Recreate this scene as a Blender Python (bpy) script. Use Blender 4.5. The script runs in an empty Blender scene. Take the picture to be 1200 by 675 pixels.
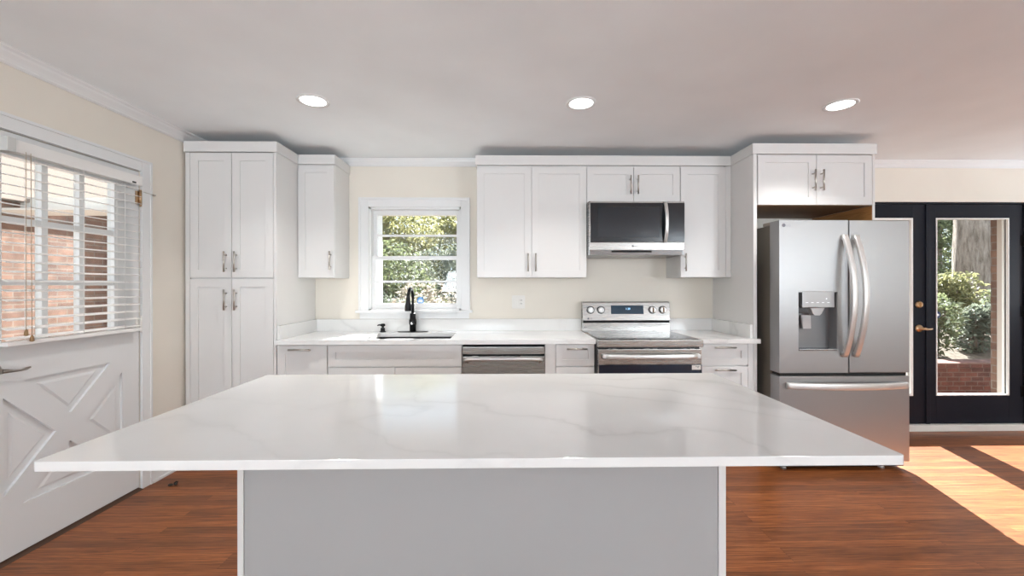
import bpy, bmesh, math, random
from mathutils import Vector, Matrix
R = math.radians
PI = math.pi
scene = bpy.context.scene
COL = scene.collection

# ------------------------------------------------------------------ camera, sky, sun, fill lights, exposure
cam_d = bpy.data.cameras.new('camera')
cam = bpy.data.objects.new('camera', cam_d)
COL.objects.link(cam)
cam_d.sensor_width = 36.0
cam_d.lens = 488.2 / 1200.0 * 36.0
cam_d.shift_x = -3.35 / 1200.0
cam_d.shift_y = -2.57 / 1200.0
cam_d.clip_start = 0.05
cam.location = (0, 0, 1.3075)
cam.rotation_euler = (R(90), R(0.07), -0.0148)
scene.camera = cam

world = bpy.data.worlds.new('sky')
scene.world = world
world.use_nodes = True
wn = world.node_tree
bg = wn.nodes['Background']
bg.inputs['Color'].default_value = (0.80, 0.90, 1.0, 1)
bg.inputs['Strength'].default_value = 1.5

SUN_DIR = Vector((-0.30, -1.0, -0.885))
sd = bpy.data.lights.new('sun', 'SUN')
sd.energy = 28.0
sd.angle = R(0.6)
sd.color = (1.0, 0.955, 0.89)
sun = bpy.data.objects.new('sun', sd)
sun.rotation_euler = SUN_DIR.to_track_quat('-Z', 'Y').to_euler()
COL.objects.link(sun)


def fill_light(name, loc, direction, sx, sy, power, color=(1, 0.98, 0.95)):
    d = bpy.data.lights.new(name, 'AREA')
    d.shape = 'RECTANGLE'
    d.size = sx
    d.size_y = sy
    d.energy = power
    d.color = color
    o = bpy.data.objects.new(name, d)
    o.location = loc
    o.rotation_euler = Vector(direction).to_track_quat('-Z', 'Z').to_euler()
    COL.objects.link(o)
    return o


# fill lights added out of view, behind the camera and to the right
fill_light('rear_fill_light', (-0.9, -4.05, 1.45), (0, 1, 2.4), 1.7, 1.5, 215, (0.90, 0.96, 1.0))
fill_light('rear_fill_light', (4.6, -4.05, 1.45), (0, 1, 2.4), 1.7, 1.5, 215, (0.90, 0.96, 1.0))

fill_light('side_fill_light', (6.35, 3.12, 1.45), (-1, -0.05, 0.5), 0.85, 1.5, 16, (0.90, 0.96, 1.0))  # extra fill added at an unseen opening in the right wall

vs = scene.view_settings
vs.view_transform = 'Standard'
vs.look = 'None'
vs.exposure = 0.32
vs.gamma = 1.0
vs.use_curve_mapping = False
vs.use_white_balance = True
vs.white_balance_temperature = 6250
scene.cycles.max_bounces = 10
scene.cycles.diffuse_bounces = 6
scene.cycles.transparent_max_bounces = 24


# ------------------------------------------------------------------ materials
def mat(name, color=(0.8, 0.8, 0.8), rough=0.5, metal=0.0, spec=0.5, coat=0.0, emit=None, estr=0.0):
    m = bpy.data.materials.new(name)
    m.use_nodes = True
    b = m.node_tree.nodes['Principled BSDF']
    b.inputs['Base Color'].default_value = (*color, 1)
    b.inputs['Roughness'].default_value = rough
    b.inputs['Metallic'].default_value = metal
    b.inputs['Specular IOR Level'].default_value = spec
    b.inputs['Coat Weight'].default_value = coat
    if emit:
        b.inputs['Emission Color'].default_value = (*emit, 1)
        b.inputs['Emission Strength'].default_value = estr
    return m


def nodes(m):
    t = m.node_tree
    return t, t.nodes, t.links, t.nodes['Principled BSDF']


def coords(m, scale=(1, 1, 1), rot=(0, 0, 0)):
    t, n, l, b = nodes(m)
    tc = n.new('ShaderNodeTexCoord')
    mp = n.new('ShaderNodeMapping')
    mp.inputs['Scale'].default_value = scale
    mp.inputs['Rotation'].default_value = rot
    geo = n.new('ShaderNodeNewGeometry')
    l.new(geo.outputs['Position'], mp.inputs['Vector'])
    return mp.outputs['Vector']


def ramp(m, src, stops):
    t, n, l, b = nodes(m)
    r = n.new('ShaderNodeValToRGB')
    e = r.color_ramp.elements
    while len(e) < len(stops):
        e.new(0.5)
    for i, (p, c) in enumerate(stops):
        e[i].position = p
        e[i].color = (*c, 1) if len(c) == 3 else c
    l.new(src, r.inputs['Fac'])
    return r.outputs['Color']


def noise(m, vec, scale, detail=3, rough=0.5, dist=0.0):
    t, n, l, b = nodes(m)
    x = n.new('ShaderNodeTexNoise')
    x.inputs['Scale'].default_value = scale
    x.inputs['Detail'].default_value = detail
    x.inputs['Roughness'].default_value = rough
    x.inputs['Distortion'].default_value = dist
    l.new(vec, x.inputs['Vector'])
    return x.outputs['Fac']


def math_node(m, op, a, b_=None):
    t, n, l, b = nodes(m)
    x = n.new('ShaderNodeMath')
    x.operation = op
    for i, v in enumerate((a, b_)):
        if v is None:
            continue
        if isinstance(v, (int, float)):
            x.inputs[i].default_value = v
        else:
            l.new(v, x.inputs[i])
    return x.outputs[0]


def mixc(m, fac, a, b_, mode='MIX'):
    t, n, l, b = nodes(m)
    x = n.new('ShaderNodeMix')
    x.data_type = 'RGBA'
    x.blend_type = mode
    for sock, v in ((x.inputs[0], fac), (x.inputs[6], a), (x.inputs[7], b_)):
        if isinstance(v, (int, float)):
            sock.default_value = v
        elif isinstance(v, tuple):
            sock.default_value = (*v, 1)
        else:
            l.new(v, sock)
    return x.outputs[2]


def bump(m, height, strength=0.2, dist=0.01):
    t, n, l, b = nodes(m)
    x = n.new('ShaderNodeBump')
    x.inputs['Strength'].default_value = strength
    x.inputs['Distance'].default_value = dist
    l.new(height, x.inputs['Height'])
    l.new(x.outputs['Normal'], b.inputs['Normal'])


def setc(m, col):
    t, n, l, b = nodes(m)
    l.new(col, b.inputs['Base Color'])


def painted(name, color, rough, var=0.03, bstr=0.03, bscale=120, spec=0.5):
    m = mat(name, color, rough, spec=spec)
    v = coords(m)
    f = noise(m, v, 2.0, 3)
    lo = tuple(c * (1 - var) for c in color)
    hi = tuple(min(1, c * (1 + var)) for c in color)
    setc(m, ramp(m, f, [(0.3, lo), (0.7, hi)]))
    bump(m, noise(m, v, bscale, 2), bstr, 0.002)
    return m


M_wall = painted('cream_wall_paint', (0.77, 0.725, 0.645), 0.6)
M_ceil = painted('ceiling_paint', (0.87, 0.905, 0.93), 0.75, bscale=200)
M_trim = painted('white_trim_paint', (0.76, 0.765, 0.765), 0.32, 0.015, 0.01)
M_cab = painted('white_cabinet_lacquer', (0.69, 0.685, 0.675), 0.34, 0.01, 0.006)
M_door = painted('white_door_paint', (0.72, 0.73, 0.73), 0.35, 0.015, 0.02)
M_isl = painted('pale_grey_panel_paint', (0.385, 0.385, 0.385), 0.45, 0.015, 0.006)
M_blind = mat('blind_slat_white', (0.82, 0.81, 0.79), 0.4)
M_cord = mat('cord_beige', (0.45, 0.36, 0.26), 0.8)
M_navy = painted('navy_black_door_paint', (0.012, 0.014, 0.021), 0.36, 0.08, 0.01, spec=0.16)
M_black = mat('black_metal', (0.012, 0.012, 0.013), 0.3, 0.6)
M_sink = mat('black_sink_composite', (0.008, 0.009, 0.011), 0.5)
M_void = mat('black_rubber', (0.006, 0.006, 0.006), 0.7)
M_brass = mat('satin_brass', (0.52, 0.36, 0.22), 0.28, 1.0)
M_bronze = mat('old_bronze', (0.16, 0.11, 0.07), 0.38, 1.0)
M_pewter = mat('aged_pewter', (0.30, 0.27, 0.24), 0.3, 1.0)
M_plate = mat('white_plastic', (0.78, 0.76, 0.72), 0.35)
M_raw = None
M_bead = mat('white_glazing_bead', (0.80, 0.80, 0.78), 0.4)
M_sill = painted('pale_sill_stone', (0.72, 0.70, 0.66), 0.5, 0.05)
M_emit = mat('lamp_lens', (1, 1, 1), 0.4, emit=(1.0, 0.97, 0.92), estr=9)
M_text = mat('grey_print', (0.14, 0.14, 0.15), 0.5)
M_logo = mat('grey_violet_badge', (0.10, 0.10, 0.12), 0.4)
M_white_ink = mat('white_ink', (0.85, 0.87, 0.9), 0.5)
M_sticker = mat('blue_sticker', (0.04, 0.20, 0.58), 0.45)
M_sticker2 = mat('dark_blue_sticker', (0.015, 0.04, 0.12), 0.45)
M_display = mat('dark_blue_display', (0.010, 0.035, 0.065), 0.12)
M_digit = mat('lit_display_digits', (0.3, 0.6, 0.9), 0.5, emit=(0.35, 0.65, 1.0), estr=0.9)
M_dglass = mat('black_appliance_glass', (0.012, 0.014, 0.018), 0.09, spec=0.6)
M_ovenglass = mat('dark_blue_oven_glass', (0.008, 0.016, 0.032), 0.08, spec=0.6)
M_cook = mat('black_ceramic_cooktop', (0.012, 0.011, 0.011), 0.10, spec=0.35)
M_burner = mat('grey_burner_ring', (0.05, 0.05, 0.05), 0.25)
M_scrap = mat('dark_scrap', (0.02, 0.016, 0.012), 0.7)
M_gdark = mat('dark_plastic', (0.03, 0.03, 0.032), 0.35)
M_soffit = painted('pink_white_board', (0.62, 0.55, 0.49), 0.6)


def steel(name, color=(0.42, 0.405, 0.385), rough=0.26, horiz=True, scale=260, metal=1.0):
    m = mat(name, color, rough, metal)
    v = coords(m, (1, 1, 60) if horiz else (60, 60, 1))
    f = noise(m, v, scale / 60, 3)
    t, n, l, b = nodes(m)
    mr = n.new('ShaderNodeMapRange')
    mr.inputs[3].default_value = rough - 0.05
    mr.inputs[4].default_value = rough + 0.07
    l.new(f, mr.inputs[0])
    l.new(mr.outputs[0], b.inputs['Roughness'])
    b.inputs['Anisotropic'].default_value = 0.5
    bump(m, f, 0.004, 0.001)
    return m


M_steel = steel('brushed_stainless_steel')
M_fridge = steel('brushed_fridge_steel', (0.36, 0.36, 0.36), 0.36, metal=0.8)
M_steeld = steel('dark_stainless_steel', (0.30, 0.30, 0.30), 0.25)
M_nickel = mat('satin_nickel', (0.52, 0.49, 0.45), 0.3, 1.0)
M_hand = mat('polished_steel_handle', (0.70, 0.70, 0.69), 0.36, 0.75)
M_fside = mat('taupe_fridge_side', (0.20, 0.18, 0.15), 0.40, 0.35)
M_paddle = mat('light_grey_plastic', (0.50, 0.50, 0.50), 0.35)


def glass_mat():
    m = bpy.data.materials.new('clear_glass')
    m.use_nodes = True
    t = m.node_tree
    n, l = t.nodes, t.links
    n.remove(n['Principled BSDF'])
    out = n['Material Output']
    tr = n.new('ShaderNodeBsdfTransparent')
    tr.inputs['Color'].default_value = (0.96, 0.975, 0.97, 1)
    gl = n.new('ShaderNodeBsdfGlossy')
    gl.inputs['Roughness'].default_value = 0.02
    fr = n.new('ShaderNodeFresnel')
    fr.inputs['IOR'].default_value = 1.45
    mx = n.new('ShaderNodeMixShader')
    geo = n.new('ShaderNodeNewGeometry')
    inv = n.new('ShaderNodeMath')
    inv.operation = 'SUBTRACT'
    inv.inputs[0].default_value = 1.0
    l.new(geo.outputs['Backfacing'], inv.inputs[1])
    mul = n.new('ShaderNodeMath')
    mul.operation = 'MULTIPLY'
    l.new(fr.outputs[0], mul.inputs[0])
    l.new(inv.outputs[0], mul.inputs[1])
    l.new(mul.outputs[0], mx.inputs[0])
    l.new(tr.outputs[0], mx.inputs[1])
    l.new(gl.outputs[0], mx.inputs[2])
    l.new(mx.outputs[0], out.inputs['Surface'])
    return m


M_glass = glass_mat()


def wood_floor():
    m = mat('red_oak_strip_floor', (0.2, 0.07, 0.03), 0.36, spec=0.15, coat=0.32)
    t, n, l, b = nodes(m)
    b.inputs['Coat Roughness'].default_value = 0.46
    v = coords(m)
    br = n.new('ShaderNodeTexBrick')
    br.offset = 0.37
    br.offset_frequency = 3
    br.inputs['Color1'].default_value = (0.0, 0.0, 0.0, 1)
    br.inputs['Color2'].default_value = (1, 1, 1, 1)
    br.inputs['Mortar'].default_value = (0.5, 0.5, 0.5, 1)
    br.inputs['Scale'].default_value = 1.0
    br.inputs['Mortar Size'].default_value = 0.0009
    br.inputs['Mortar Smooth'].default_value = 0.3
    br.inputs['Brick Width'].default_value = 1.35
    br.inputs['Row Height'].default_value = 0.0572
    l.new(v, br.inputs['Vector'])
    # per-board offset of the grain
    cm = n.new('ShaderNodeVectorMath')
    cm.operation = 'MULTIPLY_ADD'
    cm.inputs[1].default_value = (7.3, 3.1, 0)
    l.new(br.outputs['Color'], cm.inputs[0])
    l.new(v, cm.inputs[2])
    mp = n.new('ShaderNodeMapping')
    mp.inputs['Scale'].default_value = (1.3, 22, 1)
    l.new(cm.outputs[0], mp.inputs['Vector'])
    g1 = noise(m, mp.outputs[0], 2.2, 5, 0.6, 0.9)
    mp2 = n.new('ShaderNodeMapping')
    mp2.inputs['Scale'].default_value = (5, 190, 1)
    l.new(cm.outputs[0], mp2.inputs['Vector'])
    g2 = noise(m, mp2.outputs[0], 2.0, 3, 0.6)
    # cathedral rings
    wv = n.new('ShaderNodeTexWave')
    wv.wave_type = 'BANDS'
    wv.bands_direction = 'Y'
    wv.inputs['Scale'].default_value = 14
    wv.inputs['Distortion'].default_value = 9
    wv.inputs['Detail'].default_value = 2
    wv.inputs['Detail Scale'].default_value = 0.6
    mp3 = n.new('ShaderNodeMapping')
    mp3.inputs['Scale'].default_value = (0.35, 1.6, 1)
    l.new(cm.outputs[0], mp3.inputs['Vector'])
    l.new(mp3.outputs[0], wv.inputs['Vector'])
    base = ramp(m, g1, [(0.28, (0.125, 0.036, 0.009)), (0.5, (0.265, 0.086, 0.024)), (0.75, (0.40, 0.15, 0.050))])
    tone = ramp(m, br.outputs['Color'], [(0.0, (0.70, 0.68, 0.66)), (1.0, (1.18, 1.16, 1.14))])
    c = mixc(m, 1.0, base, tone, 'MULTIPLY')
    dark = ramp(m, wv.outputs['Fac'], [(0.0, (0.60, 0.55, 0.52)), (0.35, (1, 1, 1))])
    c = mixc(m, 0.8, c, mixc(m, 1.0, c, dark, 'MULTIPLY'))
    pores = ramp(m, g2, [(0.36, (0.62, 0.58, 0.55)), (0.5, (1, 1, 1))])
    c = mixc(m, 0.85, c, mixc(m, 1.0, c, pores, 'MULTIPLY'))
    seam = ramp(m, br.outputs['Fac'], [(0.0, (1, 1, 1)), (1.0, (0.35, 0.3, 0.28))])
    c = mixc(m, 1.0, c, seam, 'MULTIPLY')
    setc(m, c)
    h = math_node(m, 'SUBTRACT', g2, br.outputs['Fac'])
    bump(m, h, 0.06, 0.002)
    return m


M_floor = wood_floor()


def quartz():
    m = mat('white_veined_quartz', (0.82, 0.82, 0.81), 0.10, spec=0.5)
    t, n, l, b = nodes(m)
    v = coords(m, (1, 1, 1), (0.2, 0.1, 0.5))
    w = n.new('ShaderNodeTexNoise')
    w.inputs['Scale'].default_value = 2.2
    w.inputs['Detail'].default_value = 5
    l.new(v, w.inputs['Vector'])
    ma = n.new('ShaderNodeVectorMath')
    ma.operation = 'MULTIPLY_ADD'
    ma.inputs[1].default_value = (0.55, 0.55, 0.55)
    l.new(w.outputs['Color'], ma.inputs[0])
    l.new(v, ma.inputs[2])
    mp = n.new('ShaderNodeMapping')
    mp.inputs['Scale'].default_value = (0.75, 1.7, 1.3)
    l.new(ma.outputs[0], mp.inputs['Vector'])
    f = noise(m, mp.outputs[0], 1.15, 2, 0.45)
    r = math_node(m, 'ABSOLUTE', math_node(m, 'SUBTRACT', f, 0.5))
    vein = ramp(m, r, [(0.0, (1, 1, 1)), (0.006, (0.65, 0.65, 0.65)), (0.02, (0.22, 0.22, 0.22)), (0.05, (0, 0, 0))])
    k = noise(m, v, 1.4, 3)
    km = ramp(m, k, [(0.42, (0.12, 0.12, 0.12)), (0.62, (1, 1, 1))])
    fac = mixc(m, 1.0, vein, km, 'MULTIPLY')
    cloud = ramp(m, noise(m, v, 3.0, 4), [(0.3, (0.71, 0.71, 0.70)), (0.7, (0.75, 0.75, 0.74))])
    setc(m, mixc(m, math_node(m, 'MULTIPLY', fac, 0.5), cloud, (0.50, 0.50, 0.49)))
    return m


M_quartz = quartz()


def brick(name, c1, c2, mortar, rot, row=0.075):
    m = mat(name, c1, 0.85)
    t, n, l, b = nodes(m)
    v = coords(m, (1, 1, 1))
    sx = n.new('ShaderNodeSeparateXYZ')
    l.new(v, sx.inputs[0])
    cb = n.new('ShaderNodeCombineXYZ')
    s = math_node(m, 'ADD', sx.outputs[0], sx.outputs[1])
    l.new(s, cb.inputs[0])
    l.new(sx.outputs[2], cb.inputs[1])
    br = n.new('ShaderNodeTexBrick')
    br.inputs['Scale'].default_value = 1.0
    br.inputs['Mortar Size'].default_value = 0.006
    br.inputs['Brick Width'].default_value = row * 2.75
    br.inputs['Row Height'].default_value = row
    br.inputs['Color1'].default_value = (*c1, 1)
    br.inputs['Color2'].default_value = (*c2, 1)
    br.inputs['Mortar'].default_value = (*mortar, 1)
    l.new(cb.outputs[0], br.inputs['Vector'])
    f = noise(m, v, 9, 4)
    tone = ramp(m, f, [(0.3, (0.7, 0.7, 0.7)), (0.7, (1.2, 1.2, 1.2))])
    setc(m, mixc(m, 1.0, br.outputs['Color'], tone, 'MULTIPLY'))
    bump(m, math_node(m, 'SUBTRACT', f, br.outputs['Fac']), 0.5, 0.01)
    return m


M_brick = brick('red_garden_brick', (0.17, 0.068, 0.050), (0.10, 0.045, 0.037), (0.17, 0.13, 0.11), 0, 0.056)
M_brick2 = brick('pale_red_house_brick', (0.23, 0.130, 0.09), (0.155, 0.085, 0.06), (0.22, 0.175, 0.145), 0)


def leaf(name, cols):
    m = mat(name, cols[0], 0.5, spec=0.4)
    t, n, l, b = nodes(m)
    g = n.new('ShaderNodeNewGeometry')
    k = len(cols) - 1
    setc(m, ramp(m, g.outputs['Random Per Island'], [(i / k, c) for i, c in enumerate(cols)]))
    b.inputs['Transmission Weight'].default_value = 0.0
    tl = n.new('ShaderNodeBsdfTranslucent')
    tl.inputs['Color'].default_value = (*cols[-1], 1)
    mx = n.new('ShaderNodeMixShader')
    mx.inputs[0].default_value = 0.45
    l.new(b.outputs[0], mx.inputs[1])
    l.new(tl.outputs[0], mx.inputs[2])
    l.new(mx.outputs[0], n['Material Output'].inputs['Surface'])
    return m


M_leaf1 = leaf('mid_green_leaves', [(0.08, 0.11, 0.05), (0.13, 0.165, 0.08), (0.20, 0.23, 0.12)])
M_leaf2 = leaf('yellow_green_leaves', [(0.12, 0.135, 0.05), (0.21, 0.22, 0.09), (0.32, 0.31, 0.15)])
M_leaf3 = leaf('blue_green_leaves', [(0.09, 0.115, 0.08), (0.14, 0.165, 0.12), (0.20, 0.225, 0.17)])
M_leaf4 = leaf('pale_dry_leaves', [(0.17, 0.165, 0.12), (0.28, 0.26, 0.20), (0.40, 0.35, 0.29)])


def bark():
    m = mat('grey_brown_bark', (0.25, 0.2, 0.16), 0.9)
    v = coords(m, (9, 9, 1.6))
    f = noise(m, v, 2.4, 6, 0.65, 0.6)
    setc(m, ramp(m, f, [(0.32, (0.10, 0.075, 0.055)), (0.5, (0.24, 0.20, 0.165)), (0.7, (0.38, 0.33, 0.285))]))
    bump(m, f, 0.9, 0.04)
    return m


M_bark = bark()


def soil():
    m = mat('leaf_litter_ground', (0.2, 0.15, 0.1), 0.95)
    v = coords(m)
    f = noise(m, v, 14, 6, 0.7)
    setc(m, ramp(m, f, [(0.3, (0.05, 0.038, 0.026)), (0.5, (0.11, 0.085, 0.06)), (0.72, (0.19, 0.155, 0.12))]))
    bump(m, f, 0.6, 0.03)
    return m


M_soil = soil()
M_patio = painted('pale_concrete', (0.42, 0.38, 0.35), 0.85, 0.12, 0.2, 40)


def plywood(name, a, b_, along=(1.2, 1.2, 16)):
    m = mat(name, a, 0.55)
    v = coords(m, along)
    f = noise(m, v, 3.0, 4, 0.6, 1.2)
    setc(m, ramp(m, f, [(0.3, a), (0.7, b_)]))
    return m


M_raw = plywood('orange_raw_plywood', (0.30, 0.125, 0.035), (0.50, 0.24, 0.08))
M_raw2 = plywood('brown_cabinet_underside', (0.20, 0.11, 0.06), (0.26, 0.155, 0.09), (2, 14, 2))


# ------------------------------------------------------------------ mesh helpers
ORIG = {}


class MB:
    """collects shapes in world coordinates and links them as one mesh object"""

    def __init__(self):
        self.bm = bmesh.new()

    def _tag(self, vs_, smooth):
        fs = set()
        for v in vs_:
            fs.update(v.link_faces)
        for f in fs:
            f.smooth = smooth
        return self

    def box(self, x0, x1, y0, y1, z0, z1, bev=0.0, seg=2):
        x0, x1 = min(x0, x1), max(x0, x1)
        y0, y1 = min(y0, y1), max(y0, y1)
        z0, z1 = min(z0, z1), max(z0, z1)
        r = bmesh.ops.create_cube(self.bm, size=1.0)
        vs_ = r['verts']
        bmesh.ops.scale(self.bm, vec=(x1 - x0, y1 - y0, z1 - z0), verts=vs_)
        bmesh.ops.translate(self.bm, vec=((x0 + x1) / 2, (y0 + y1) / 2, (z0 + z1) / 2), verts=vs_)
        if bev > 0:
            es = set()
            for v in vs_:
                es.update(v.link_edges)
            bmesh.ops.bevel(self.bm, geom=list(es), offset=bev, segments=seg, profile=0.7, affect='EDGES')
        return self

    def cyl(self, p0, p1, r0, r1=None, n=20, smooth=True):
        p0, p1 = Vector(p0), Vector(p1)
        r1 = r0 if r1 is None else r1
        d = p1 - p0
        q = d.to_track_quat('Z', 'Y').to_matrix().to_4x4()
        mt = Matrix.Translation((p0 + p1) / 2) @ q
        r = bmesh.ops.create_cone(self.bm, cap_ends=True, cap_tris=False, segments=n, radius1=r0, radius2=r1, depth=d.length, matrix=mt)
        for v in r['verts']:
            for f in v.link_faces:
                f.smooth = smooth and len(f.verts) == 4
        return self

    def sphere(self, c, r, sc=(1, 1, 1), n=16):
        mt = Matrix.Translation(c) @ Matrix.Diagonal((*sc, 1))
        q = bmesh.ops.create_uvsphere(self.bm, u_segments=n, v_segments=max(6, n // 2), radius=r, matrix=mt)
        return self._tag(q['verts'], True)

    def tube(self, pts, rad, n=14, flat=None, up=(0, 0, 1)):
        """sweep a round (or, with flat=(a, b), a rounded rectangular) section along pts"""
        pts = [Vector(p) for p in pts]
        rings = []
        for i, p in enumerate(pts):
            a = pts[max(i - 1, 0)]
            c = pts[min(i + 1, len(pts) - 1)]
            d = (c - a).normalized()
            s = d.cross(Vector(up))
            if s.length < 1e-4:
                s = d.cross(Vector((1, 0, 0)))
            s.normalize()
            u = s.cross(d).normalized()
            rr = rad[i] if isinstance(rad, (list, tuple)) else rad
            ring = []
            for k in range(n):
                t = 2 * PI * k / n
                cx_, cy_ = math.cos(t), math.sin(t)
                if flat:
                    e = 0.45
                    cx_ = math.copysign(abs(cx_) ** e, cx_) * flat[0]
                    cy_ = math.copysign(abs(cy_) ** e, cy_) * flat[1]
                else:
                    cx_, cy_ = cx_ * rr, cy_ * rr
                ring.append(self.bm.verts.new(p + s * cx_ + u * cy_))
            rings.append(ring)
        for a, c in zip(rings, rings[1:]):
            for k in range(n):
                f = self.bm.faces.new((a[k], a[(k + 1) % n], c[(k + 1) % n], c[k]))
                f.smooth = True
        self.bm.faces.new(rings[0][::-1])
        self.bm.faces.new(rings[-1])
        return self

    def lathe(self, c, prof, n=28, axis='Z'):
        """prof: list of (radius, height) turned about a vertical (Z) or a depth (-Y) axis through c"""
        c = Vector(c)
        rings = []
        for r, h in prof:
            ring = []
            for k in range(n):
                t = 2 * PI * k / n
                if axis == 'Z':
                    o = Vector((r * math.cos(t), r * math.sin(t), h))
                elif axis == 'Y':
                    o = Vector((r * math.cos(t), -h, r * math.sin(t)))
                else:
                    o = Vector((h, r * math.cos(t), r * math.sin(t)))
                ring.append(self.bm.verts.new(c + o))
            rings.append(ring)
        for a, b_ in zip(rings, rings[1:]):
            for k in range(n):
                f = self.bm.faces.new((a[k], a[(k + 1) % n], b_[(k + 1) % n], b_[k]))
                f.smooth = True
        self.bm.faces.new(rings[0][::-1])
        self.bm.faces.new(rings[-1])
        return self

    def prism(self, poly, vec, bev=0.0):
        """extrude a planar polygon (3-D points) along vec"""
        vs_ = [self.bm.verts.new(Vector(p)) for p in poly]
        f = self.bm.faces.new(vs_)
        r = bmesh.ops.extrude_face_region(self.bm, geom=[f])
        nv = [g for g in r['geom'] if isinstance(g, bmesh.types.BMVert)]
        bmesh.ops.translate(self.bm, vec=Vector(vec), verts=nv)
        if bev:
            es = set()
            for v in vs_ + nv:
                es.update(v.link_edges)
            bmesh.ops.bevel(self.bm, geom=list(es), offset=bev, segments=2, profile=0.7, affect='EDGES')
        return self

    def build(self, name, material, parent=None, origin=None, normals=True):
        if normals:
            bmesh.ops.recalc_face_normals(self.bm, faces=self.bm.faces[:])
        if parent is not None:
            org = ORIG[parent.name]
        elif origin is not None:
            org = Vector(origin)
        else:
            xs = [v.co for v in self.bm.verts]
            org = Vector(((min(v.x for v in xs) + max(v.x for v in xs)) / 2, (min(v.y for v in xs) + max(v.y for v in xs)) / 2, min(v.z for v in xs)))
        bmesh.ops.translate(self.bm, vec=-org, verts=self.bm.verts[:])
        me = bpy.data.meshes.new(name)
        self.bm.to_mesh(me)
        self.bm.free()
        me.materials.append(material)
        o = bpy.data.objects.new(name, me)
        COL.objects.link(o)
        if parent is not None:
            o.parent = parent
        else:
            o.location = org
        ORIG[o.name] = org
        return o


def tag(o, label, cat, group=None, kind=None):
    o['label'] = label
    o['category'] = cat
    if group:
        o['group'] = group
    if kind:
        o['kind'] = kind
    return o


def thing(name, loc, label, cat, group=None, kind=None):
    o = bpy.data.objects.new(name, None)
    o.empty_display_size = 0.1
    COL.objects.link(o)
    o.location = loc
    ORIG[o.name] = Vector(loc)
    return tag(o, label, cat, group, kind)


def struct(o, label, cat):
    return tag(o, label, cat, kind='structure')


def text_mesh(txt, loc, size, material, parent, name='lettering', depth=0.0006, align='LEFT'):
    """raised lettering facing -Y (towards the kitchen)"""
    cu = bpy.data.curves.new('lettering', 'FONT')
    cu.body = txt
    cu.size = size
    cu.extrude = depth
    cu.align_x = align
    to = bpy.data.objects.new('lettering', cu)
    COL.objects.link(to)
    dg = bpy.context.evaluated_depsgraph_get()
    me = bpy.data.meshes.new_from_object(to.evaluated_get(dg))
    bpy.data.objects.remove(to)
    mb = MB()
    mb.bm.from_mesh(me)
    bmesh.ops.transform(mb.bm, matrix=Matrix.Translation(loc) @ Matrix.Rotation(R(90), 4, 'X'), verts=mb.bm.verts[:])
    bpy.data.meshes.remove(me)
    return mb.build(name, material, parent)


W = 3.696       # kitchen face of the back wall
XL = -2.3785    # kitchen face of the left wall
XR = 6.30
YR = -4.00
CH = 2.43       # ceiling

# ------------------------------------------------------------------ room shell
struct(MB().box(-2.60, XR + 0.15, YR - 0.15, 3.95, -0.06, 0).build('floor', M_floor), 'reddish brown oak strip floor', 'floor')
struct(MB().box(-2.60, XR + 0.15, YR - 0.15, 4.03, CH, CH + 0.12).build('ceiling', M_ceil), 'smooth white ceiling', 'ceiling')

WX0, WX1, WZ0, WZ1 = -1.232, -0.420, 1.094, 2.004        # kitchen window opening
DX0, DX1, DZ1 = 2.865, 4.742, 2.055                      # french door opening


def wall_pieces(mb, y0, y1, zlo=0.0):
    mb.box(-2.58, WX0, y0, y1, zlo, CH)
    mb.box(WX0, WX1, y0, y1, zlo, WZ0)
    mb.box(WX0, WX1, y0, y1, WZ1, CH)
    mb.box(WX1, DX0, y0, y1, zlo, CH)
    mb.box(DX0, DX1, y0, y1, DZ1, CH)
    mb.box(DX1, XR + 0.15, y0, y1, zlo, CH)
    return mb


struct(wall_pieces(MB(), W, 3.93).build('wall_back', M_wall), 'cream back wall with the kitchen window and dark doors', 'wall')
struct(wall_pieces(MB(), 3.93, 4.03, -0.15).build('wall_back_brick', M_brick2), 'red brick outer face of the back wall', 'wall')
LY0, LY1, LZ1 = 1.870, 2.722, 2.047                      # left door opening
b = MB()
b.box(-2.55, XL, YR, LY0, 0, CH).box(-2.55, XL, LY1, W, 0, CH).box(-2.55, XL, LY0, LY1, LZ1, CH)
struct(b.build('wall_left', M_wall), 'cream left wall around the white door', 'wall')
# right wall; rear wall; both with unseen openings added for the fill lights
b = MB()
b.box(XR, XR + 0.15, YR, 2.66, 0, CH).box(XR, XR + 0.15, 3.58, W, 0, CH).box(XR, XR + 0.15, 2.66, 3.58, 0, 0.65).box(XR, XR + 0.15, 2.66, 3.58, 2.2, CH).box(XR - 0.014, XR, YR, W - 0.02, 0, 0.10, 0.003)
struct(b.build('wall_right', M_wall), 'cream right wall', 'wall')
b = MB()
b.box(-2.55, -1.8, YR - 0.15, YR, 0, CH).box(0.0, 3.7, YR - 0.15, YR, 0, CH).box(5.5, XR + 0.15, YR - 0.15, YR, 0, CH)
for x0, x1 in ((-1.8, 0.0), (3.7, 5.5)):
    b.box(x0, x1, YR - 0.15, YR, 0, 0.65).box(x0, x1, YR - 0.15, YR, 2.2, CH)
struct(b.build('wall_rear', M_wall), 'cream wall behind the viewer', 'wall')


# crown moulding
def crown_profile(h, d):
    return [(0, 0), (0, h), (d, h), (d, h * 0.86), (d * 0.80, h * 0.74), (d * 0.74, h * 0.60), (d * 0.45, h * 0.36), (d * 0.30, h * 0.20), (d * 0.30, h * 0.10), (d * 0.16, 0)]


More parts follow.
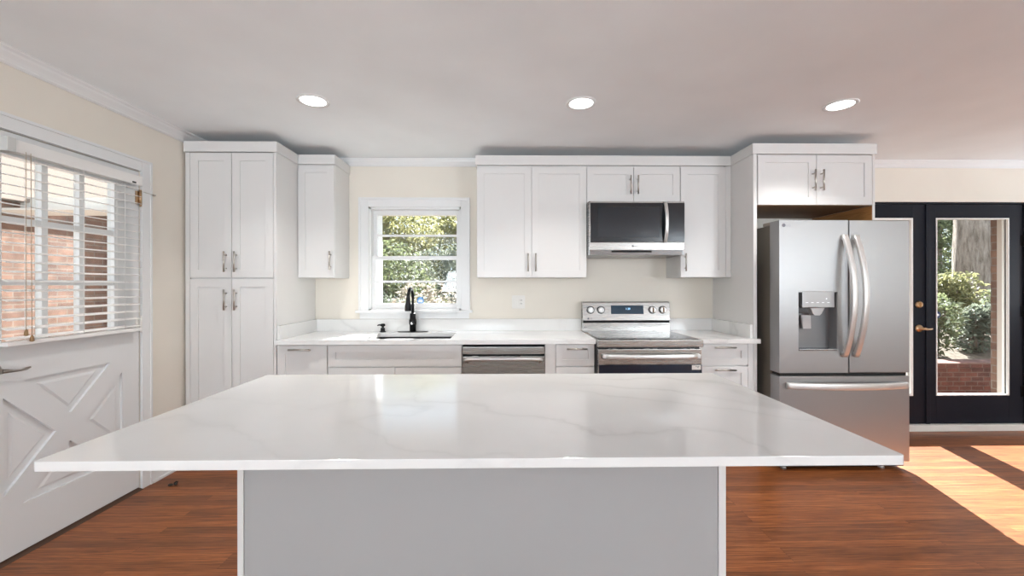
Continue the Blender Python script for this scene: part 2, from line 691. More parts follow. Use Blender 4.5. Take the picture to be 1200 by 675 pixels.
b = MB()
b.prism([(XL + x, YR, CH - 0.072 + z) for x, z in crown_profile(0.072, 0.055)], (0, W - YR, 0))
struct(b.build('trim_1', M_trim), 'white crown moulding along the top of the left wall', 'crown moulding')
b = MB()
b.prism([(XL + 0.055, W - y, CH - 0.068 + z) for y, z in crown_profile(0.068, 0.030)], (XR - XL - 0.055, 0, 0))
struct(b.build('trim_2', M_trim), 'white crown moulding along the top of the back wall', 'crown moulding')
# baseboards
b = MB().box(XL, XL + 0.014, LY1 + 0.075, 3.09, 0, 0.10, 0.003).box(XL + 0.014, XL + 0.026, LY1 + 0.075, 3.09, 0, 0.018, 0.004)
struct(b.build('baseboard_left', M_trim), 'short white baseboard between the white door and the pantry', 'baseboard')
b = MB().box(4.78, XR, W - 0.014, W, 0, 0.10, 0.003)
struct(b.build('baseboard_back', M_trim), 'white baseboard on the back wall right of the dark doors', 'baseboard')

# ------------------------------------------------------------------ kitchen window
wnd = thing('window_1', (-0.826, W, 1.07), 'white double-hung window with horizontal bars above the sink', 'window', kind='structure')
b = MB()
c0, c1, cz0, cz1 = -1.310, -0.349, 1.085, 2.077
b.box(c0, WX0, W - 0.018, W, cz0, cz1, 0.003).box(WX1, c1, W - 0.018, W, cz0, cz1, 0.003).box(WX0, WX1, W - 0.018, W, WZ1, cz1, 0.003)
b.box(c0 - 0.008, c0 + 0.012, W - 0.026, W, cz0, cz1 + 0.008, 0.003).box(c1 - 0.012, c1 + 0.008, W - 0.026, W, cz0, cz1 + 0.008, 0.003).box(c0 + 0.012, c1 - 0.012, W - 0.026, W, cz1 - 0.012, cz1 + 0.008, 0.003)
b.build('casing', M_trim, wnd)
b = MB().box(c0 - 0.03, c1 + 0.03, W - 0.045, W + 0.03, 1.072, 1.094, 0.004).box(c0, c1, W - 0.016, W, 1.018, 1.072, 0.003)
b.build('window_sill', M_trim, wnd)
b = MB()
b.box(WX0, WX0 + 0.018, W, 4.03, WZ0, WZ1).box(WX1 - 0.018, WX1, W, 4.03, WZ0, WZ1).box(WX0, WX1, W, 4.03, WZ1 - 0.018, WZ1).box(WX0, WX1, W, 4.05, WZ0, WZ0 + 0.012)
b.build('jamb', M_trim, wnd)


def sash(name, y0, y1, z0, z1, rail_b, rail_t):
    b_ = MB()
    x0, x1 = WX0 + 0.018, WX1 - 0.018
    s = 0.031
    b_.box(x0, x0 + s, y0, y1, z0, z1, 0.003).box(x1 - s, x1, y0, y1, z0, z1, 0.003)
    b_.box(x0 + s, x1 - s, y0, y1, z0, z0 + rail_b, 0.003).box(x0 + s, x1 - s, y0, y1, z1 - rail_t, z1, 0.003)
    zm = (z0 + rail_b + z1 - rail_t) / 2
    b_.box(x0 + s, x1 - s, y0 + 0.006, y1 - 0.006, zm - 0.009, zm + 0.009, 0.002)
    o_ = b_.build(name, M_trim, wnd)
    MB().box(x0 + s - 0.005, x1 - s + 0.005, (y0 + y1) / 2 - 0.002, (y0 + y1) / 2 + 0.002, z0 + rail_b - 0.005, z1 - rail_t + 0.005).build('pane', M_glass, o_)


sash('lower_sash', W + 0.028, W + 0.063, WZ0 + 0.012, 1.574, 0.046, 0.034)
sash('upper_sash', W + 0.065, W + 0.100, 1.542, WZ1 - 0.018, 0.034, 0.040)
st = tag(MB().lathe((-0.790, W + 0.0440, 1.1765), [(0.033, 0), (0.033, 0.0008)], 8, 'Y').build('window_sticker', M_sticker), 'small blue octagonal sticker on the kitchen window glass behind the faucet', 'sticker')
MB().lathe((-0.790, W + 0.0430, 1.1765), [(0.0275, 0), (0.0275, 0.0003)], 8, 'Y').build('border', mat('light_blue_ink', (0.22, 0.45, 0.80), 0.5), st)
MB().prism([(-0.790 + dx, W + 0.0425, 1.1735 + dz) for dx, dz in ((-0.020, -0.012), (0.020, -0.012), (0.020, 0.006), (0.008, 0.016), (-0.002, 0.010), (-0.008, 0.012), (-0.020, 0.002))], (0, -0.0003, 0)).build('emblem', M_white_ink, st)

# ------------------------------------------------------------------ white entry door on the left wall
ld = thing('door_1', (XL - 0.02, 2.297, 0), 'white entry door with a blind-covered window and crossbuck lower panel', 'door', kind='structure')
dx0, dx1 = XL - 0.044, XL - 0.0005       # outside and room faces of the slab
DY0, DY1 = 1.878, 2.716
GY0, GY1, GZ0, GZ1 = 1.990, 2.550, 1.025, 1.930
b = MB()
rec = 0.014
xb = dx1 - rec
b.box(dx0, dx1, DY0, GY0, GZ0, 2.042).box(dx0, dx1, GY1, DY1, GZ0, 2.042).box(dx0, dx1, GY0, GY1, GZ1, 2.042)
PY0, PY1, PZ0, PZ1 = 1.995, 2.600, 0.245, 0.850
b.box(dx0, xb, DY0, DY1, 0.016, GZ0)
b.box(xb, dx1, DY0, PY0, 0.016, GZ0).box(xb, dx1, PY1, DY1, 0.016, GZ0).box(xb, dx1, PY0, PY1, PZ1, GZ0).box(xb, dx1, PY0, PY1, 0.016, PZ0)
o1, o2 = 0.078, 0.068


def yz(x, pts):
    return [(x, p[0], p[1]) for p in pts]


b.prism(yz(xb, [(PY0, PZ0), (PY0 + o1, PZ0), (PY1, PZ1 - o2), (PY1, PZ1), (PY1 - o1, PZ1), (PY0, PZ0 + o2)]), (rec, 0, 0))
ym, zm = (PY0 + PY1) / 2, (PZ0 + PZ1) / 2


def on_a(y, side):
    """height of the upper (+1) or lower (-1) edge of the first diagonal bar at y"""
    k_ = (PZ1 - o2 - PZ0) / (PY1 - PY0 - o1)
    return PZ0 + o2 + k_ * (y - PY0) if side > 0 else PZ0 + k_ * (y - PY0 - o1)


def cross(p, q, side):
    """where the line p-q meets that edge"""
    lo_t, hi_t = 0.0, 1.0
    f0 = p[1] - on_a(p[0], side)
    for _ in range(60):
        tm = (lo_t + hi_t) / 2
        y_, z_ = p[0] + (q[0] - p[0]) * tm, p[1] + (q[1] - p[1]) * tm
        if (z_ - on_a(y_, side)) * f0 > 0:
            lo_t = tm
        else:
            hi_t = tm
    return (y_, z_)


A1, A2 = (PY0, PZ1 - o2), (PY1 - o1, PZ0)
B1, B2 = (PY0 + o1, PZ1), (PY1, PZ0 + o2)
ym, zm = (PY0 + PY1) / 2, (PZ0 + PZ1) / 2
b.prism(yz(xb, [(PY0, PZ1), A1, cross(A1, A2, 1), cross(B1, B2, 1), B1]), (rec, 0, 0))
b.prism(yz(xb, [A2, (PY1, PZ0), B2, cross(B2, B1, -1), cross(A2, A1, -1)]), (rec, 0, 0))
b.build('slab', M_door, ld)
# raised triangular fields inside the crossbuck
hy = (PY1 - PY0) / 2
hz = (PZ1 - PZ0) / 2


def tri(pts, inset=0.030):
    """insets a triangle by a distance and bevels its face"""
    c_ = Vector((sum(p[0] for p in pts) / 3, sum(p[1] for p in pts) / 3))
    P_ = [Vector(p) for p in pts]

    def off(d_):
        out = []
        for i in range(3):
            p = P_[i]
            e1 = (P_[i - 1] - p).normalized()
            e2 = (P_[(i + 1) % 3] - p).normalized()
            half = e1.angle(e2) / 2
            out.append(p + (e1 + e2).normalized() * (d_ / math.sin(half)))
        return out
    return off(inset), off(inset + 0.011)


for pts in ([(PY0 + o1, PZ1), (PY1 - o1, PZ1), (ym, zm + 0.062)],
            [(PY0 + o1, PZ0), (ym, zm - 0.062), (PY1 - o1, PZ0)],
            [(PY0, PZ1 - o2), (ym - 0.070, zm), (PY0, PZ0 + o2)],
            [(PY1, PZ1 - o2), (PY1, PZ0 + o2), (ym + 0.070, zm)]):
    lo, hi = tri(pts)
    mb = MB()
    a = [mb.bm.verts.new((xb, p.x, p.y)) for p in lo]
    t_ = [mb.bm.verts.new((xb + 0.006, p.x, p.y)) for p in hi]
    mb.bm.faces.new(a)
    mb.bm.faces.new(t_)
    for i in range(3):
        mb.bm.faces.new((a[i], a[(i + 1) % 3], t_[(i + 1) % 3], t_[i]))
    mb.build('raised_panel', M_door, ld)
# glass with a 3 x 3 grid of bars
b = MB()
for k in (1, 2):
    yk = GY0 + (GY1 - GY0) * k / 3
    zk = GZ0 + (GZ1 - GZ0) * k / 3
    b.box(dx0 + 0.006, dx1 - 0.004, yk - 0.015, yk + 0.015, GZ0, GZ1, 0.003)
    b.box(dx0 + 0.007, dx1 - 0.005, GY0, GY1, zk - 0.014, zk + 0.014, 0.003)
b.build('glazing_bars', M_door, ld)
MB().box(dx0 + 0.018, dx0 + 0.022, GY0, GY1, GZ0, GZ1).build('pane', M_glass, ld)
# lever handle
b = MB()
b.lathe((dx1, 1.955, 0.915), [(0.032, 0), (0.032, 0.006), (0.022, 0.012), (0.012, 0.016), (0.011, 0.045)], 24, 'X')
b.tube([(dx1 + 0.043, 1.955, 0.915), (dx1 + 0.047, 1.975, 0.913), (dx1 + 0.046, 2.00, 0.909), (dx1 + 0.044, 2.03, 0.907), (dx1 + 0.041, 2.055, 0.909), (dx1 + 0.040, 2.072, 0.913)], [0.010, 0.009, 0.006, 0.005, 0.0065, 0.004], 12)
b.build('lever_handle', M_pewter, ld)
for z0 in (1.83, 1.02, 0.24):
    b = MB()
    b.cyl((XL + 0.010, LY1 - 0.006, z0), (XL + 0.010, LY1 - 0.006, z0 + 0.09), 0.0075, n=12)
    b.sphere((XL + 0.010, LY1 - 0.006, z0 + 0.094), 0.007, n=10).sphere((XL + 0.010, LY1 - 0.006, z0 - 0.004), 0.007, n=10)
    b.box(XL + 0.0005, XL + 0.004, LY1 - 0.034, LY1 - 0.004, z0 + 0.004, z0 + 0.086)
    b.build('hinge', M_brass if z0 > 1.5 else M_plate, ld)
b = MB().cyl((XL + 0.012, LY1 + 0.0, 1.918), (XL + 0.026, LY1 + 0.075, 1.912), 0.0028, n=8).cyl((XL + 0.026, LY1 + 0.070, 1.912), (XL + 0.027, LY1 + 0.085, 1.911), 0.007, n=10)
b.build('hinge_pin_stop', M_nickel, ld)
# frame and casing
fr_ = thing('trim_3', (XL, 2.297, 0), 'white casing around the white entry door', 'door casing', kind='structure')
b = MB()
b.box(XL, XL + 0.016, LY1 + 0.001, LY1 + 0.072, 0, 2.118, 0.003).box(XL, XL + 0.016, LY0 - 0.072, LY0 - 0.001, 0, 2.118, 0.003).box(XL, XL + 0.016, LY0, LY1, LZ1 + 0.001, 2.118, 0.003)
b.box(XL, XL + 0.022, LY1 + 0.058, LY1 + 0.072, 0, 2.124, 0.003).box(XL, XL + 0.022, LY0 - 0.072, LY1 + 0.058, 2.108, 2.124, 0.003)
b.build('casing', M_trim, fr_)
b = MB().box(-2.55, XL - 0.052, LY0, LY0 + 0.03, 0, LZ1).box(-2.55, XL - 0.052, LY1 - 0.03, LY1, 0, LZ1).box(-2.55, XL - 0.052, LY0 + 0.03, LY1 - 0.03, LZ1 - 0.03, LZ1)
b.build('door_stop', M_trim, fr_)
MB().prism([(-2.56, LY0, 0.0), (-2.56, LY0, 0.012), (XL - 0.02, LY0, 0.012), (XL + 0.025, LY0, 0.001), (XL + 0.025, LY0, 0.0)], (0, LY1 - LY0, 0)).build('threshold', mat('dark_brown_threshold', (0.07, 0.035, 0.02), 0.5), fr_)

# venetian blind hanging on the door
bl = thing('venetian_blind', (XL + 0.03, 2.30, 1.05), 'white horizontal slat blind hung over the glass of the white door', 'blind')
BY0, BY1 = 1.960, 2.668
bx0, bx1 = XL + 0.006, XL + 0.056
MB().box(bx0, bx1, BY0 + 0.03, BY1, 1.946, 1.996, 0.002).box(bx1, bx1 + 0.008, BY0 + 0.03, BY1, 1.940, 1.998, 0.002).build('headrail', M_blind, bl)
MB().box(bx0 - 0.002, bx1 + 0.012, BY0 - 0.005, BY0 + 0.03, 1.936, 2.002, 0.002).build('bracket', mat('frosted_plastic', (0.58, 0.58, 0.56), 0.4), bl)
MB().box(bx1 + 0.008, bx1 + 0.010, BY1 - 0.07, BY1 - 0.045, 1.946, 1.956).build('clip', M_gdark, bl)
nsl = 20
tilt = R(9)
zt, zb = 1.922, 1.062
for i in range(nsl):
    z = zt - (zt - zb) * i / (nsl - 1)
    cx_ = (bx0 + bx1) / 2 + 0.003
    prof = []
    for s_ in (-1, -0.5, 0, 0.5, 1):
        prof.append((s_ * 0.025, 0.0030 * (1 - s_ * s_)))
    up = [(x * math.cos(tilt) + zz * math.sin(tilt), -x * math.sin(tilt) + zz * math.cos(tilt)) for x, zz in prof]
    dn = [(x, zz - 0.0026) for x, zz in up][::-1]
    MB().prism([(cx_ + x, BY0, z + zz) for x, zz in up + dn], (0, BY1 - BY0, 0)).build('slat', M_blind, bl)
MB().box(bx0 + 0.002, bx1 + 0.006, BY0, BY1, 1.028, 1.048, 0.003).build('bottom_rail', M_blind, bl)
b = MB()
for yk in (2.075, 2.31, 2.555):
    for x in (bx0 + 0.004, bx1 + 0.003):
        b.cyl((x, yk, 1.045), (x, yk, 1.95), 0.0011, n=6)
    for i in range(nsl):
        z = zt - (zt - zb) * i / (nsl - 1)
        b.box(bx0 + 0.004, bx1 + 0.003, yk - 0.001, yk + 0.001, z - 0.0050, z - 0.0035)
b.build('ladder_strings', M_blind, bl)
b = MB().cyl((bx1 + 0.014, 2.028, 1.10), (bx1 + 0.012, 2.030, 1.95), 0.0014, n=6).cyl((bx1 + 0.014, 2.052, 1.07), (bx1 + 0.012, 2.050, 1.95), 0.0014, n=6)
b.build('pull_cord', M_cord, bl)
for yk, zk in ((2.028, 1.10), (2.052, 1.07)):
    MB().lathe((bx1 + 0.014, yk, zk - 0.03), [(0.004, 0), (0.009, 0.004), (0.007, 0.022), (0.003, 0.032)], 12).build('cord_tassel', mat('wood_tassel', (0.30, 0.18, 0.08), 0.5), bl)

# ------------------------------------------------------------------ dark french doors on the back wall
fz0, fz1 = 0.060, 2.036
YF = W + 0.004


def leaf_door(name, x0, x1, stl, str_, label, w_):
    d_ = thing(name, ((x0 + x1) / 2, W, 0.06), label, 'door', kind='structure')
    y0, y1 = YF, YF + 0.045
    gx0, gx1, gz0, gz1 = x0 + stl, x1 - str_, 0.312, 1.914
    q = MB()
    q.box(x0, gx0, y0, y1, fz0, fz1, 0.002).box(gx1, x1, y0, y1, fz0, fz1, 0.002)
    q.box(gx0, gx1, y0, y1, fz0, gz0, 0.001).box(gx0, gx1, y0, y1, gz1, fz1, 0.001)
    q.build('door_frame', M_navy, d_)
    q = MB()
    for ya, yb in ((y0 - 0.004, y0 + 0.016), (y1 - 0.016, y1 + 0.002)):
        q.box(gx0, gx0 + w_, ya, yb, gz0, gz1, 0.002).box(gx1 - w_, gx1, ya, yb, gz0, gz1, 0.002)
        q.box(gx0 + w_, gx1 - w_, ya, yb, gz0, gz0 + w_, 0.002).box(gx0 + w_, gx1 - w_, ya, yb, gz1 - w_, gz1, 0.002)
    q.build('glazing_bead', M_bead, d_)
    MB().box(gx0 + 0.004, gx1 - 0.004, y0 + 0.0195, y0 + 0.0255, gz0 + 0.004, gz1 - 0.004).build('pane', M_glass, d_)
    return d_


d2 = leaf_door('door_2', 2.894, 3.768, 0.112, 0.128, 'dark navy glazed door with brass lock, mostly behind the refrigerator', 0.018)
d3 = leaf_door('door_3', 3.772, 4.648, 0.080, 0.126, 'dark navy glazed door at the right showing a tree trunk', 0.010)
MB().box(3.752, 3.788, YF - 0.012, YF - 0.0005, fz0, fz1, 0.003).build('astragal', M_navy, d2)
hx = 3.694
b = MB().lathe((hx, YF, 1.134), [(0.033, 0), (0.033, 0.006), (0.026, 0.014), (0.024, 0.018)], 28, 'Y')
b.box(hx - 0.004, hx + 0.004, YF - 0.034, YF - 0.016, 1.116, 1.152, 0.002)
b.build('deadbolt', M_brass, d2)
b = MB().lathe((hx, YF, 0.920), [(0.034, 0), (0.034, 0.006), (0.026, 0.014), (0.013, 0.018), (0.012, 0.05)], 28, 'Y')
b.tube([(hx - 0.008, YF - 0.050, 0.922), (hx + 0.012, YF - 0.052, 0.920), (hx + 0.04, YF - 0.050, 0.915), (hx + 0.065, YF - 0.047, 0.916), (hx + 0.080, YF - 0.045, 0.920)], [0.010, 0.0115, 0.009, 0.009, 0.006], 12)
b.build('lever_handle', M_brass, d2)
for z0 in (1.66, 1.02, 0.30):
    MB().cyl((4.653, YF - 0.009, z0), (4.653, YF - 0.009, z0 + 0.10), 0.0085, n=12).box(4.630, 4.653, YF - 0.005, YF - 0.0005, z0 + 0.003, z0 + 0.097).build('hinge', M_black, d3)
st = tag(MB().lathe((3.884, YF + 0.0190, 1.040), [(0.031, 0), (0.031, 0.0008)], 24, 'Y').build('door_sticker', M_sticker2), 'small dark blue round sticker on the glass of the right dark door', 'sticker')
MB().prism([(3.884 + dx, YF + 0.0180, 1.038 + dz) for dx, dz in ((-0.016, -0.009), (0.016, -0.009), (0.016, 0.006), (0.004, 0.013), (-0.016, 0.004))], (0, -0.0003, 0)).build('emblem', M_white_ink, st)
fr2 = thing('trim_4', (3.77, W, 0), 'dark frame and pale casing around the dark glazed doors', 'door casing', kind='structure')
b = MB().box(DX0, 2.891, W - 0.001, 3.80, 0, DZ1).box(4.662, DX1, W - 0.001, 3.80, 0, DZ1).box(2.891, 4.662, W - 0.001, 3.80, fz1 + 0.003, DZ1)
b.build('dark_frame', M_navy, fr2)
b = MB().box(DX0, DX0 + 0.02, 3.80, 3.96, -0.02, DZ1).box(DX1 - 0.02, DX1, 3.80, 3.96, -0.02, DZ1).box(DX0 + 0.02, DX1 - 0.02, 3.80, 3.96, DZ1 - 0.02, DZ1)
b.build('outer_jamb', M_soffit, fr2)
b = MB().box(DX0 - 0.07, DX0, W - 0.016, W, 0, DZ1 + 0.062, 0.003).box(4.658, DX1 + 0.06, W - 0.016, W - 0.0015, 0, DZ1 + 0.062, 0.003).box(DX0, 4.658, W - 0.016, W, DZ1, DZ1 + 0.062, 0.003)
b.build('casing', M_wall, fr2)
MB().box(DX0, DX1, W - 0.03, 4.05, 0.0, 0.056, 0.006).build('sill', M_sill, fr2)


# ------------------------------------------------------------------ cabinets
def shaker(x0, x1, z0, z1, yf, t=0.020, fw=0.057, rec_=0.008, axis=None):
    q = MB()
    fh = min(fw, (z1 - z0) * 0.32)
    bv = 0.0016
    q.box(x0, x0 + fw, yf, yf + t, z0, z1, bv).box(x1 - fw, x1, yf, yf + t, z0, z1, bv)
    q.box(x0 + fw - 0.002, x1 - fw + 0.002, yf, yf + t, z0, z0 + fh, bv).box(x0 + fw - 0.002, x1 - fw + 0.002, yf, yf + t, z1 - fh, z1, bv)
    q.box(x0 + fw - 0.002, x1 - fw + 0.002, yf + rec_, yf + t - 0.001, z0 + fh - 0.002, z1 - fh + 0.002)
    return q


def pull(parent, cx_, yf, cz, length=0.150, vertical=True):
    q = MB()
    yb = yf - 0.032
    h_ = length / 2
    p_ = h_ - 0.026
    if vertical:
        q.cyl((cx_, yb, cz - h_), (cx_, yb, cz + h_), 0.0062, n=14)
        for s_ in (-1, 1):
            q.cyl((cx_, yb, cz + s_ * p_), (cx_, yf, cz + s_ * p_), 0.0048, n=10)
    else:
        q.cyl((cx_ - h_, yb, cz), (cx_ + h_, yb, cz), 0.0062, n=14)
        for s_ in (-1, 1):
            q.cyl((cx_ + s_ * p_, yb, cz), (cx_ + s_ * p_, yf, cz), 0.0048, n=10)
    return q.build('handle', M_nickel, parent)


YB = 3.076      # door faces of base and tall units
YU = 3.382      # door faces of wall units
T = 0.020
HC = 0.912

# tall pantry
pn = thing('pantry_cabinet', (-2.03, 3.39, 0), 'tall white four-door pantry cabinet in the left corner', 'cabinet')
b = MB().box(-2.362, -1.702, YB + T, W - 0.002, 0.105, 2.290, 0.001).box(-2.362, -1.702, YB + 0.075, W - 0.002, 0, 0.105)
b.box(-2.362, -2.330, YB + 0.004, YB + T, 0.105, 2.286, 0.001).box(-1.722, -1.702, YB, YB + T, 0.105, 2.286, 0.001)
b.build('carcass', M_cab, pn)
for x0, x1, z0, z1, hx, hz in ((-2.325, -2.0265, 1.371, 2.281, -2.062, 1.485), (-2.0225, -1.725, 1.371, 2.281, -1.988, 1.485),
                               (-2.325, -2.0265, 0.115, 1.359, -2.062, 1.208), (-2.0225, -1.725, 0.115, 1.359, -1.988, 1.208)):
    d_ = shaker(x0, x1, z0, z1, YB).build('door', M_cab, pn)
    pull(d_, hx, YB, hz)


def fascia(q, x0, x1, yf, z0=2.288, z1=2.364, left=None, right=None, t=0.019):
    """flat top trim board along the front with optional returns to depth y"""
    q.box(x0, x1, yf - 0.010, yf + t - 0.010, z0, z1, 0.002)
    if left is not None:
        q.box(x0, x0 + 0.010, yf + t - 0.010, left, z0, z1, 0.001)
    if right is not None:
        q.box(x1 - 0.010, x1, yf + t - 0.010, right, z0, z1, 0.001)
    return q


fascia(MB(), -2.366, -1.692, YB, right=YU - 0.012).build('crown_trim', M_cab, pn)

# wall cabinet left of the window
c_ = thing('wall_cabinet', (-1.555, 3.54, 1.375), 'narrow white one-door wall cabinet between the pantry and the window', 'cabinet')
MB().box(-1.701, -1.405, YU + T, W - 0.002, 1.375, 2.290, 0.001).build('carcass', M_cab, c_)
d_ = shaker(-1.697, -1.408, 1.377, 2.282, YU).build('door', M_cab, c_)
pull(d_, -1.434, YU, 1.512)
fascia(MB(), -1.690, -1.397, YU, right=W - 0.002).build('crown_trim', M_cab, c_)

# wall cabinets right of the window
c_ = thing('wall_cabinet', (0.187, 3.54, 1.375), 'wide white two-door wall cabinet right of the window', 'cabinet')
MB().box(-0.258, 0.6355, YU + T, W - 0.002, 1.375, 2.290, 0.001).build('carcass', M_cab, c_)
for x0, x1, hx in ((-0.256, 0.1855, 0.156), (0.1885, 0.634, 0.219)):
    d_ = shaker(x0, x1, 1.377, 2.274, YU).build('door', M_cab, c_)
    pull(d_, hx, YU, 1.497, 0.145)
c_ = thing('wall_cabinet', (1.02, 3.54, 1.985), 'short white two-door wall cabinet directly above the microwave', 'cabinet')
MB().box(0.6365, 1.4035, YU + T, W - 0.002, 1.985, 2.290, 0.001).build('carcass', M_cab, c_)
for x0, x1, hx in ((0.639, 1.0175, 0.989), (1.0215, 1.399, 1.049)):
    d_ = shaker(x0, x1, 1.988, 2.274, YU).build('door', M_cab, c_)
    pull(d_, hx, YU, 2.125, 0.152)
c_ = thing('wall_cabinet', (1.61, 3.54, 1.375), 'white one-door wall cabinet right of the microwave', 'cabinet')
b = MB().box(1.4045, 1.8215, YU + T, W - 0.002, 1.375, 2.290, 0.001).box(1.778, 1.8215, YU + 0.003, YU + T, 1.377, 2.286, 0.001)
b.build('carcass', M_cab, c_)
d_ = shaker(1.406, 1.775, 1.377, 2.274, YU).build('door', M_cab, c_)
pull(d_, 1.437, YU, 1.497, 0.145)
tag(fascia(MB(), -0.268, 1.8205, YU, z0=2.2865, left=W - 0.002).build('crown_trim', M_cab), 'long flat white trim board topping the wall cabinets above the range', 'trim')

# refrigerator surround
fs = thing('refrigerator_cabinet', (2.28, 3.39, 0), 'white tall-sided cabinet surround with two doors above the refrigerator', 'cabinet')
MB().box(1.823, 1.849, YB, W - 0.002, 0, 2.288, 0.001).build('side_panel', M_cab, fs)
b = MB().box(2.722, 2.740, YB, W - 0.002, 0, 2.288, 0.001)
b.build('side_panel', M_cab, fs)
MB().box(2.7195, 2.7218, YB + 0.004, W - 0.004, 0.01, 1.905).build('panel_lining', M_raw, fs)
MB().box(1.850, 2.719, YB + T, W - 0.004, 1.914, 2.290, 0.001).build('carcass', M_cab, fs)
MB().box(1.850, 2.719, YB + T + 0.001, W - 0.004, 1.9065, 1.9135).build('bottom_panel', M_raw2, fs)
for x0, x1, hx in ((1.859, 2.2965, 2.270), (2.3005, 2.719, 2.331)):
    d_ = shaker(x0, x1, 1.910, 2.281, YB).build('door', M_cab, fs)
    pull(d_, hx, YB, 2.088, 0.155)
b = MB()
fascia(b, 1.813, 2.748, YB, left=YU - 0.012, right=W - 0.002, z0=2.2865)
b.build('crown_trim', M_cab, fs)


# base units
def base_carcass(q, x0, x1):
    """open-topped box with a recessed toe kick"""
    q.box(x0, x0 + 0.018, YB + T, W - 0.004, 0.105, 0.878).box(x1 - 0.018, x1, YB + T, W - 0.004, 0.105, 0.878)
    q.box(x0, x1, YB + T, W - 0.004, 0.105, 0.123).box(x0 + 0.018, x1 - 0.018, W - 0.022, W - 0.004, 0.123, 0.878)
    q.box(x0 + 0.018, x1 - 0.018, YB + T, YB + 0.036, 0.123, 0.878)
    q.box(x0, x1, YB + 0.075, YB + 0.093, 0, 0.105)
    return q


c_ = thing('base_cabinet', (-1.515, 3.39, 0), 'narrow white base cabinet with one pull beside the pantry', 'cabinet')
base_carcass(MB(), -1.699, -1.331).build('carcass', M_cab, c_)
d_ = shaker(-1.696, -1.334, 0.115, 0.872, YB).build('door', M_cab, c_)
pull(d_, -1.522, YB, 0.843, 0.160, False)

c_ = thing('sink_cabinet', (-0.835, 3.39, 0), 'white sink base cabinet with a long false drawer front under the window', 'cabinet')
base_carcass(MB(), -1.330, -0.3455).build('carcass', M_cab, c_)
shaker(-1.326, -0.3485, 0.716, 0.872, YB).build('drawer_front', M_cab, c_)
for x0, x1, hx in ((-1.326, -0.838, -0.868), (-0.834, -0.3485, -0.804)):
    d_ = shaker(x0, x1, 0.115, 0.706, YB).build('door', M_cab, c_)
    pull(d_, hx, YB, 0.56)

c_ = thing('base_cabinet', (0.45, 3.39, 0), 'narrow white drawer cabinet between the dishwasher and the range', 'cabinet')
b = base_carcass(MB(), 0.270, 0.636).box(0.270, 0.345, YB + 0.002, YB + T, 0.105, 0.878, 0.001)
b.build('carcass', M_cab, c_)
for z0, z1, hz in ((0.716, 0.872, 0.843), (0.420, 0.706, 0.60), (0.115, 0.410, 0.30)):
    d_ = shaker(0.348, 0.634, z0, z1, YB, fw=0.045).build('drawer', M_cab, c_)
    pull(d_, 0.502, YB, hz, 0.150, False)

c_ = thing('base_cabinet', (1.63, 3.39, 0), 'white drawer cabinet between the range and the refrigerator', 'cabinet')
b = base_carcass(MB(), 1.404, 1.8215).box(1.784, 1.8215, YB + 0.002, YB + T, 0.105, 0.878, 0.001)
b.build('carcass', M_cab, c_)
for z0, z1, hz in ((0.716, 0.872, 0.850), (0.420, 0.706, 0.683), (0.115, 0.410, 0.385)):
    d_ = shaker(1.407, 1.781, z0, z1, YB, fw=0.050).build('drawer', M_cab, c_)
    pull(d_, 1.598, YB, hz, 0.158, False)

# countertops with splash
ZC0 = 0.880
YC = 3.041
ct = thing('countertop', (-0.53, 3.37, ZC0), 'white veined quartz worktop with the sink, left of the range', 'countertop')
SX0, SX1, SY0, SY1 = -1.080, -0.440, 3.135, 3.520
b = MB()
b.box(-1.700, SX0, YC, W - 0.002, ZC0, HC).box(SX1, 0.6375, YC, W - 0.002, ZC0, HC).box(SX0, SX1, YC, SY0, ZC0, HC).box(SX0, SX1, SY1, W - 0.002, ZC0, HC)
b.build('slab', M_quartz, ct)
b = MB().box(-1.680, 0.6375, W - 0.022, W - 0.002, HC, 1.0155, 0.0015).box(-1.700, -1.680, 3.085, W - 0.002, HC, 1.0155, 0.0015)
b.build('backsplash', M_quartz, ct)
ct2 = thing('countertop', (1.61, 3.37, ZC0), 'short white quartz worktop between the range and the refrigerator', 'countertop')
b = MB()
b.prism([(1.4005, YC, ZC0), (1.856, YC, ZC0), (1.856, YB - 0.003, ZC0), (1.8215, YB - 0.003, ZC0), (1.8215, W - 0.002, ZC0), (1.4005, W - 0.002, ZC0)], (0, 0, HC - ZC0))
b.build('slab', M_quartz, ct2)
b = MB().box(1.4005, 1.8015, W - 0.022, W - 0.002, HC, 1.0155, 0.0015).box(1.8015, 1.8215, 3.085, W - 0.002, HC, 1.0155, 0.0015)
b.build('backsplash', M_quartz, ct2)

# sink
sk = thing('sink', (-0.76, 3.33, 0.66), 'black rectangular undermount sink below the window', 'sink')
b = MB()
t_ = 0.008
b.box(SX0 - 0.010, SX1 + 0.010, SY0 - 0.010, SY0, 0.68, ZC0 - 0.001).box(SX0 - 0.010, SX1 + 0.010, SY1, SY1 + 0.010, 0.68, ZC0 - 0.001)
b.box(SX0 - 0.010, SX0, SY0, SY1, 0.68, ZC0 - 0.001).box(SX1, SX1 + 0.010, SY0, SY1, 0.68, ZC0 - 0.001)
b.box(SX0 - 0.010, SX1 + 0.010, SY0 - 0.010, SY1 + 0.010, 0.672, 0.68)
b.build('basin', M_sink, sk)
MB().lathe((-0.76, 3.40, 0.680), [(0.045, 0), (0.045, 0.003), (0.030, 0.001), (0.012, 0.004)], 24).build('drain', M_steel, sk)

